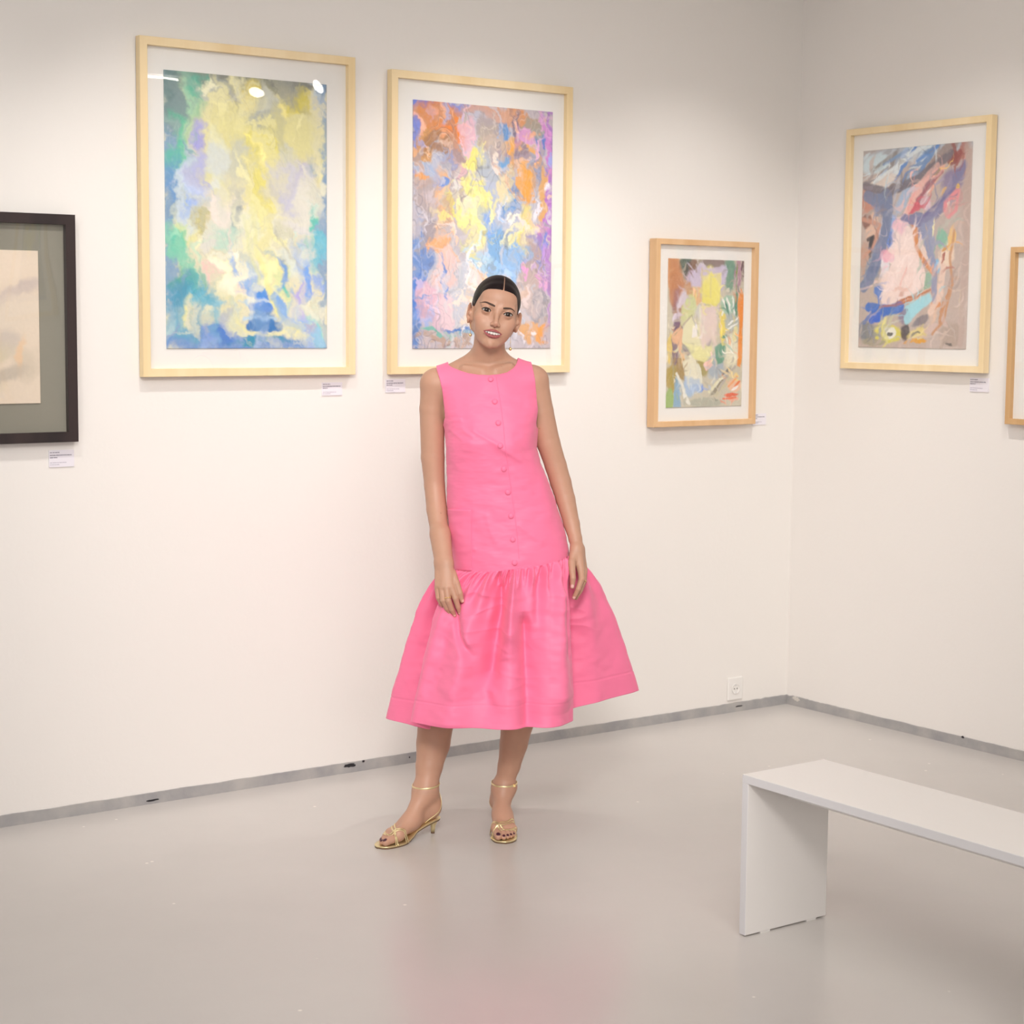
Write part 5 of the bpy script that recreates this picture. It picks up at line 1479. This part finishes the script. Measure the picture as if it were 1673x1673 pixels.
hem = closed_spline(HEM, NS)
wa = np.radians(closed_spline(WA[:, None], NS, 360.0)[:, 0])
n_ = 2.35
zs = 0.84; cxs = np.interp(zs, _zz, _cx)
top = np.zeros((NS, 3))
co, si = np.cos(wa), np.sin(wa)
rr_ = 1.0 / (np.abs(co) ** n_ + np.abs(si) ** n_) ** (1 / n_)
for it in range(3):
    zc_ = seam_z(top[:, 0]) if it else np.full(NS, zs)
    ax_ = np.interp(zc_, _zz, _ax); cx_ = np.interp(zc_, _zz, _cx); yf_ = np.interp(zc_, _zz, _yf); yb_ = np.interp(zc_, _zz, _yb)
    top[:, 0] = cx_ + co * rr_ * ax_ * 0.995; top[:, 1] = np.where(si < 0, -si * yf_, si * yb_) * rr_ * 0.995; top[:, 2] = seam_z(top[:, 0])
T = np.linspace(0, 1, NT_)
prof_out = np.interp(T, [0, .02, .05, .13, .22, .3, .45, .6, .8, 1], [0, .07, .16, .31, .44, .53, .645, .75, .88, 1])
prof_out = np.convolve(np.pad(prof_out, 4, 'edge'), np.ones(9) / 9, 'valid'); prof_out[0] = 0; prof_out[-1] = 1
prof_z = T * 0.985 + 0.015 * T ** 2
wside = np.clip((np.abs(hem[:, 0] - 0.12) - 0.12) / 0.15, 0, 1)      # the sides puff out at once, the front hangs straighter
S_ = np.zeros((NT_, NS, 3))
for j, t in enumerate(T):
    e_side = prof_out[j]; e_front = 0.5 * prof_out[j] + 0.5 * t
    e = (e_front * (1 - wside) + e_side * wside)[:, None]
    S_[j, :, :2] = top[:, :2] * (1 - e) + hem[:, :2] * e
    S_[j, :, 2] = top[:, 2] * (1 - prof_z[j]) + hem[:, 2] * prof_z[j]
# outward direction in plan
dS = np.roll(S_, -1, 1) - np.roll(S_, 1, 1)
nrm = np.stack([dS[..., 1], -dS[..., 0]], -1)
nrm /= np.maximum(np.linalg.norm(nrm, axis=-1, keepdims=True), 1e-9)
wd = np.unwrap(wa); sidx = np.linspace(0, 1, NS, endpoint=False)
tt = T[:, None]
# gathers just under the seam: irregular, about six centimetres long
ph = np.cumsum(0.6 + 1.0 * vnoise(np.stack([sidx * 40, sidx * 0], -1), 5, 1.0)); ph = ph / ph[-1] * 2 * PI * 62
amp = 0.4 + 0.8 * vnoise(np.stack([sidx * 30, sidx * 0 + 3], -1), 9, 1.0)
gath = np.sin(ph)[None, :] * amp[None, :] * 0.0085 * np.exp(-((tt - 0.035) / 0.075) ** 2) * np.clip(tt / 0.02, 0, 1)
ph2 = np.cumsum(0.4 + 1.2 * vnoise(np.stack([sidx * 18, sidx * 0 + 1], -1), 15, 1.0)); ph2 = ph2 / ph2[-1] * 2 * PI * 27
gath2 = np.sin(ph2 + 0.8 * tt)[...] * 0.0125 * np.clip(tt / 0.06, 0, 1) * np.exp(-np.maximum(tt - 0.10, 0) / 0.20)
ph3 = np.cumsum(0.5 + 1.0 * vnoise(np.stack([sidx * 9, sidx * 0 + 2], -1), 25, 1.0)); ph3 = ph3 / ph3[-1] * 2 * PI * 11
gath3 = np.sin(ph3 + 1.2 * tt) * 0.015 * np.clip(tt / 0.2, 0, 1) * (1 - 0.65 * tt)
disp = gath + gath2 + gath3
# large folds in the front panel, measured from the photograph: polyline (px, py), depth, width
def ridge(pts, dep, wid):
    global disp
    q = np.array([at(px, py, -0.17) for px, py in pts])
    zc = S_[:, :, 2]; xc = np.interp(-zc, -q[:, 2], q[:, 0])
    k = np.clip(tt / 0.12, 0, 1) * np.clip((zc - q[:, 2].min() + 0.03) / 0.05, 0, 1) * np.clip((q[:, 2].max() + 0.02 - zc) / 0.04, 0, 1)
    ww = np.interp(-zc, -q[:, 2], np.array(wid) if hasattr(wid, '__len__') else np.full(len(q), wid))
    g_ = np.exp(-((S_[:, :, 0] - xc) / ww) ** 2) * k * (S_[:, :, 1] < -0.04)
    disp = disp + dep * g_


ridge([(818, 935), (815, 1000), (806, 1050), (797, 1110)], -0.046, [0.010, 0.015, 0.022, 0.022])
ridge([(840, 935), (834, 1000), (832, 1050)], 0.022, [0.008, 0.012, 0.018])
ridge([(858, 1010), (862, 1060), (866, 1130), (868, 1190)], -0.042, [0.018, 0.026, 0.030, 0.032])
ridge([(764, 1000), (756, 1060), (745, 1130), (735, 1190)], 0.022, [0.02, 0.03, 0.045, 0.055])
ridge([(742, 990), (752, 1040), (768, 1070)], -0.024, [0.012, 0.012, 0.018])
ridge([(905, 960), (912, 1040), (918, 1150)], 0.020, [0.02, 0.03, 0.035])
ridge([(775, 1090), (790, 1125), (800, 1150)], -0.010, [0.025, 0.02, 0.02])
# crumpled taffeta: broad soft dents
cr = fbm(S_ * [1.0, 1.0, 1.3] + 3, 91, 9, 3, 0.5) - 0.5
sharp = 1 - np.abs(fbm(S_ * [0.8, 0.8, 1.7] + 9, 95, 11, 1) - 0.5) * 5        # soft pinched creases
mask_c = np.clip(fbm(S_ + 4, 97, 5, 1) * 3 - 1.2, 0, 1) * np.clip((0.80 - tt) / 0.1, 0, 1)
disp += (cr * 0.030 + np.clip(sharp, 0, 1) ** 3 * 0.0065 * mask_c) * np.clip(tt / 0.12, 0, 1) * (1 - 0.5 * np.clip((tt - 0.82) / 0.06, 0, 1))
si_ = sidx * len(HEM)
lobe = np.clip((si_ - 9.5) / 1.5, 0, 1) * np.clip((24.0 - si_) / 1.0, 0, 1)
disp *= (1 - 0.6 * lobe)[None, :] + 0.6 * lobe[None, :] * np.exp(-tt / 0.12)
edge_ = np.exp(-((si_ - 6.3) / 1.1) ** 2) + np.exp(-((si_ - 29.2) / 1.1) ** 2)      # the panel's folded edges run smooth
disp *= 1 - 0.8 * edge_[None, :] * np.clip(tt / 0.15, 0, 1)
disp -= 0.0014 * np.exp(-((si_ - 12.2) / 0.06) ** 2)[None, :] * np.clip(tt / 0.1, 0, 1)
# the side lobes sink in behind the front panel's edges
disp -= 0.036 * np.exp(-((si_ - 25.0) / 1.5) ** 2)[None, :] * np.sin(PI * np.clip(tt, 0, 1)) ** 0.8
disp -= 0.055 * np.exp(-((si_ - 8.4) / 1.2) ** 2)[None, :] * np.sin(PI * np.clip(tt, 0, 1)) ** 0.8
# hem band stitch
hb = 1 - 0.066 / 0.47
disp -= 0.0016 * np.exp(-((tt - hb) / 0.004) ** 2)
S_[..., :2] += nrm * disp[..., None]
S_[..., 2] += (np.sin(ph2)[None, :] * 0.002 * (tt > 0.9)) * 0
# the hand presses the cloth in
V = S_.reshape(-1, 3)
for P_, H_ in ((FING_R, H1), (FING_L, H2)):
    for nm, (pts, rs) in P_.items():
        for p in pts[1:]:
            pass
idx = np.arange(NS * NT_).reshape(NT_, NS)
F = np.stack([idx[:-1, :], idx[1:, :], np.roll(idx, -1, 1)[1:, :], np.roll(idx, -1, 1)[:-1, :]], -1).reshape(-1, 4)
skirt = mesh_obj('dress_skirt', V, F, M_pink, person)
sd = skirt.modifiers.new('thickness', 'SOLIDIFY'); sd.thickness = 0.0016; sd.offset = -1
# side seam on the viewer's right

# ------------------------------------------------------------------ jewellery
M_gold = mat('gold', (0.83, 0.62, 0.28), 0.25, metal=1.0)
M_goldl = noise_bump(mat('gold_leather', (0.86, 0.73, 0.42), 0.36, metal=0.8), 300, 0.15, 0.001)
M_sole = mat('sole_edge', (0.16, 0.09, 0.05), 0.5)
M_pearl = mat('pearl', (0.75, 0.62, 0.45), 0.25)
for s, lobe in ((-1, (768.6, 526.5)), (1, (834.5, 549.5))):
    base = at(*lobe, HC[1] + 0.0)
    dx = 0.0 if s < 0 else -0.001
    b = MB(); b.tube([base, base + np.array([dx, -0.004, -0.012]), base + np.array([dx, -0.004, -0.034])], 0.0006, 6)
    er = b.build('earring', M_gold, person, smooth=True)
    b = MB(); b.sphere(base + np.array([dx, -0.004, -0.037]), (0.0042, 0.003, 0.0048), 14, 10); b.build('pendant', M_gold, er, smooth=True)
    b = MB(); b.sphere(base + np.array([dx, -0.004, -0.018]), 0.0019, 10, 8); b.build('bead', M_pearl, er, smooth=True)


def finger_ring(H_, p, q, r_, t, gems=True):
    a, b_ = H_(*p), H_(*q); c = a + (b_ - a) * t; d = Vector((b_ - a)).normalized()
    n1 = d.orthogonal().normalized(); n2 = d.cross(n1); bb_ = MB()
    pts = [Vector(c) + (n1 * math.cos(x) + n2 * math.sin(x)) * r_ for x in np.linspace(0, 2 * PI, 33)]
    bb_.tube(pts, 0.0011, 8, cap=False)
    o = bb_.build('finger_ring', M_gold, person, smooth=True)
    if gems:
        for k in range(-3, 4):
            dv = Vector((k * 0.32, -1, 0)); dv = (dv - d * dv.dot(d)).normalized()
            g_ = MB(); g_.sphere(Vector(c) + dv * (r_ + 0.0006), 0.0017 if k % 2 else 0.0013, 8, 6); g_.build('ring_bead', M_gold, o, smooth=True)
    return o


finger_ring(H1, FING_R['middle'][0][0], FING_R['middle'][0][1], 0.0103, 0.80)
finger_ring(H2, FING_L['middle'][0][0], FING_L['middle'][0][1], 0.0105, 0.95, False)

# ------------------------------------------------------------------ sandals
for key in ('R', 'L'):
    fd = FEET[key]; F_ = fd['F']; L = fd['L']
    us = np.linspace(-0.10, 1.0, 44)
    wl = np.interp(us, [-0.10, -0.07, 0, 0.12, 0.35, 0.6, 0.72, 0.85, 0.94, 0.985, 1.0], [0.004, 0.016, 0.0255, 0.027, 0.023, 0.036, 0.040, 0.036, 0.025, 0.012, 0.002])
    wm = np.interp(us, [-0.10, -0.07, 0, 0.12, 0.35, 0.6, 0.72, 0.85, 0.94, 0.985, 1.0], [0.004, 0.016, 0.0255, 0.026, 0.020, 0.036, 0.040, 0.037, 0.030, 0.016, 0.002])
    hs = np.interp(us, [-0.1, 0.08, 0.2, 0.35, 0.5, 0.62, 0.75, 1.0], [fd['hz'], fd['hz'] - 0.002, fd['hz'] - 0.009, 0.030, 0.014, 0.0075, 0.006, 0.0065])
    hs = np.convolve(np.pad(hs, 2, 'edge'), np.ones(5) / 5, 'valid')
    nc = 9
    for nm, z0, z1, m_, gr in (('insole', 0.0028, 0.0065, M_goldl, 0.0), ('outsole', -0.0012, 0.0028, M_sole, -0.0012)):
        V = []
        for top_ in (1, 0):
            for u, a, b_, hh in zip(us, wm, wl, hs):
                for k in range(nc):
                    s = k / (nc - 1); vv = -(a + gr) * (1 - s) + (b_ + gr) * s
                    V.append(F_(u, vv, max(hh - 0.006, 0.0012) + (z1 if top_ else z0)))
        n0 = len(us) * nc; F = []
        for i in range(len(us) - 1):
            for k in range(nc - 1):
                q = (i * nc + k, (i + 1) * nc + k, (i + 1) * nc + k + 1, i * nc + k + 1)
                F.append(q); F.append(tuple(x + n0 for x in q[::-1]))
        rim = [k for k in range(nc)] + [i * nc + nc - 1 for i in range(1, len(us))] + [(len(us) - 1) * nc + k for k in range(nc - 2, -1, -1)] + [i * nc for i in range(len(us) - 2, 0, -1)]
        F += [(rim[k], rim[(k + 1) % len(rim)], rim[(k + 1) % len(rim)] + n0, rim[k] + n0) for k in range(len(rim))]
        if nm == 'insole':
            shoe = mesh_obj('sandal', V, F, m_, person); 
            bm = bmesh.new(); bm.from_mesh(shoe.data); bmesh.ops.recalc_face_normals(bm, faces=bm.faces); bm.to_mesh(shoe.data); bm.free()
        else:
            o_ = mesh_obj(nm, V, F, m_, shoe, smooth=False)
            bm = bmesh.new(); bm.from_mesh(o_.data); bmesh.ops.recalc_face_normals(bm, faces=bm.faces); bm.to_mesh(o_.data); bm.free()
    # heel
    b = MB(); b.tube([F_(0.0, 0, fd['hz'] - 0.004), F_(-0.005, 0, 0.036), F_(0.0, 0, 0.022), F_(0.004, 0, 0.004)], [0.0215, 0.0125, 0.0075, 0.0058], 18); b.build('heel', M_goldl, shoe, smooth=True)
    b = MB(); b.tube([F_(0.004, 0, 0.004), F_(0.004, 0, 0.0)], 0.006, 14); b.build('heel_tip', M_sole, shoe)

    def strap(path, name='strap', w=0.0026, off=0.0010):
        """flat strap laid over the foot: path of (u, v) points, dropped on to the skin from above"""
        pts = np.array(path, float); t = np.linspace(0, len(pts) - 1, 40)
        q = np.stack([np.interp(t, range(len(pts)), pts[:, 0]), np.interp(t, range(len(pts)), pts[:, 1])], -1)
        for _ in range(3): q[1:-1] = (q[:-2] + 2 * q[1:-1] + q[2:]) / 4
        O_ = np.array([F_(a, b_, 0.13) for a, b_ in q])
        P_ = O_.copy(); dz = np.zeros(len(O_)); P_[:, 2] = 0.0
        zt = np.full(len(O_), 0.13)
        for _ in range(70):
            f = BODY.ev(np.stack([O_[:, 0], O_[:, 1], zt], -1)); zt = np.maximum(zt - np.clip(f, 0, 0.02) * 0.8, 0.006)
        P_[:, 2] = zt + off
        for _ in range(3): P_[1:-1, 2] = np.maximum(P_[1:-1, 2], (P_[:-2, 2] + P_[2:, 2]) / 2 - 0.0002)
        n_ = BODY.normal(P_)
        bb_ = MB(); bb_.tube([tuple(p) for p in P_], w, 8, flat=([tuple(x) for x in n_], 0.35)); bb_.build(name, M_goldl, shoe, smooth=True)
    strap([(0.60, -0.040), (0.70, -0.026), (0.80, -0.002), (0.78, 0.020), (0.70, 0.040)])
    strap([(0.78, -0.042), (0.79, -0.028), (0.74, -0.004), (0.66, 0.020), (0.58, 0.037)])
    strap([(0.64, -0.041), (0.73, -0.027), (0.83, -0.012), (0.82, 0.012), (0.74, 0.040)])
    strap([(0.82, -0.041), (0.80, -0.030), (0.70, -0.006), (0.62, 0.018), (0.54, 0.035)])
    # ankle strap
    az = fd['ank'] + np.array([0, 0, 0.018]) + (np.array([0.0, 0.0, 0.0]))
    th = np.linspace(0, 2 * PI, 49)
    D_ = np.stack([np.cos(th), np.sin(th), 0 * th], -1)
    O_ = az + D_ * 0.09
    P_ = BODY.march(O_, -D_, off=0.0012)
    P_[:, 2] += -0.004 * np.cos(th - math.atan2(fd['u'][1], fd['u'][0]))
    bb_ = MB(); bb_.tube([tuple(p) for p in P_], 0.0032, 8, cap=False, flat=([tuple(d) for d in D_], 0.35)); bb_.build('ankle_strap', M_goldl, shoe, smooth=True)
    # sling from the back of the ankle strap down to the sole on both sides
    bk = math.atan2(-fd['u'][1], -fd['u'][0])
    for sg in (-1, 1):
        pts = []
        for q in np.linspace(0, 1, 20):
            zc_ = az[2] * (1 - q) + (fd['hz'] - 0.006) * q
            a_ = bk + sg * (0.15 + 1.15 * q)
            # towards the waist of the sole, along the side of the heel
            c = fd['F'](0.03 + 0.20 * q * q, 0.0, 0.0) * q + np.array([az[0], az[1], 0]) * (1 - q); c[2] = max(zc_, fd['hz'] * (1 - 0.3 * q * q))
            d_ = np.array([math.cos(a_), math.sin(a_), 0])
            p = BODY.march([c + d_ * 0.06], [-d_], off=0.0012)[0]
            if np.linalg.norm(p - c) < 0.055: pts.append((p, d_))
        bb_ = MB(); bb_.tube([tuple(p) for p, _ in pts], 0.0024, 8, flat=([tuple(d) for _, d in pts], 0.35)); bb_.build('sling_strap', M_goldl, shoe, smooth=True)
    b = MB(); bp = P_[int(len(P_) * (0.88 if key == 'L' else 0.35))]; b.box(bp - 0.004, bp + 0.004); b.build('buckle', M_gold, shoe)
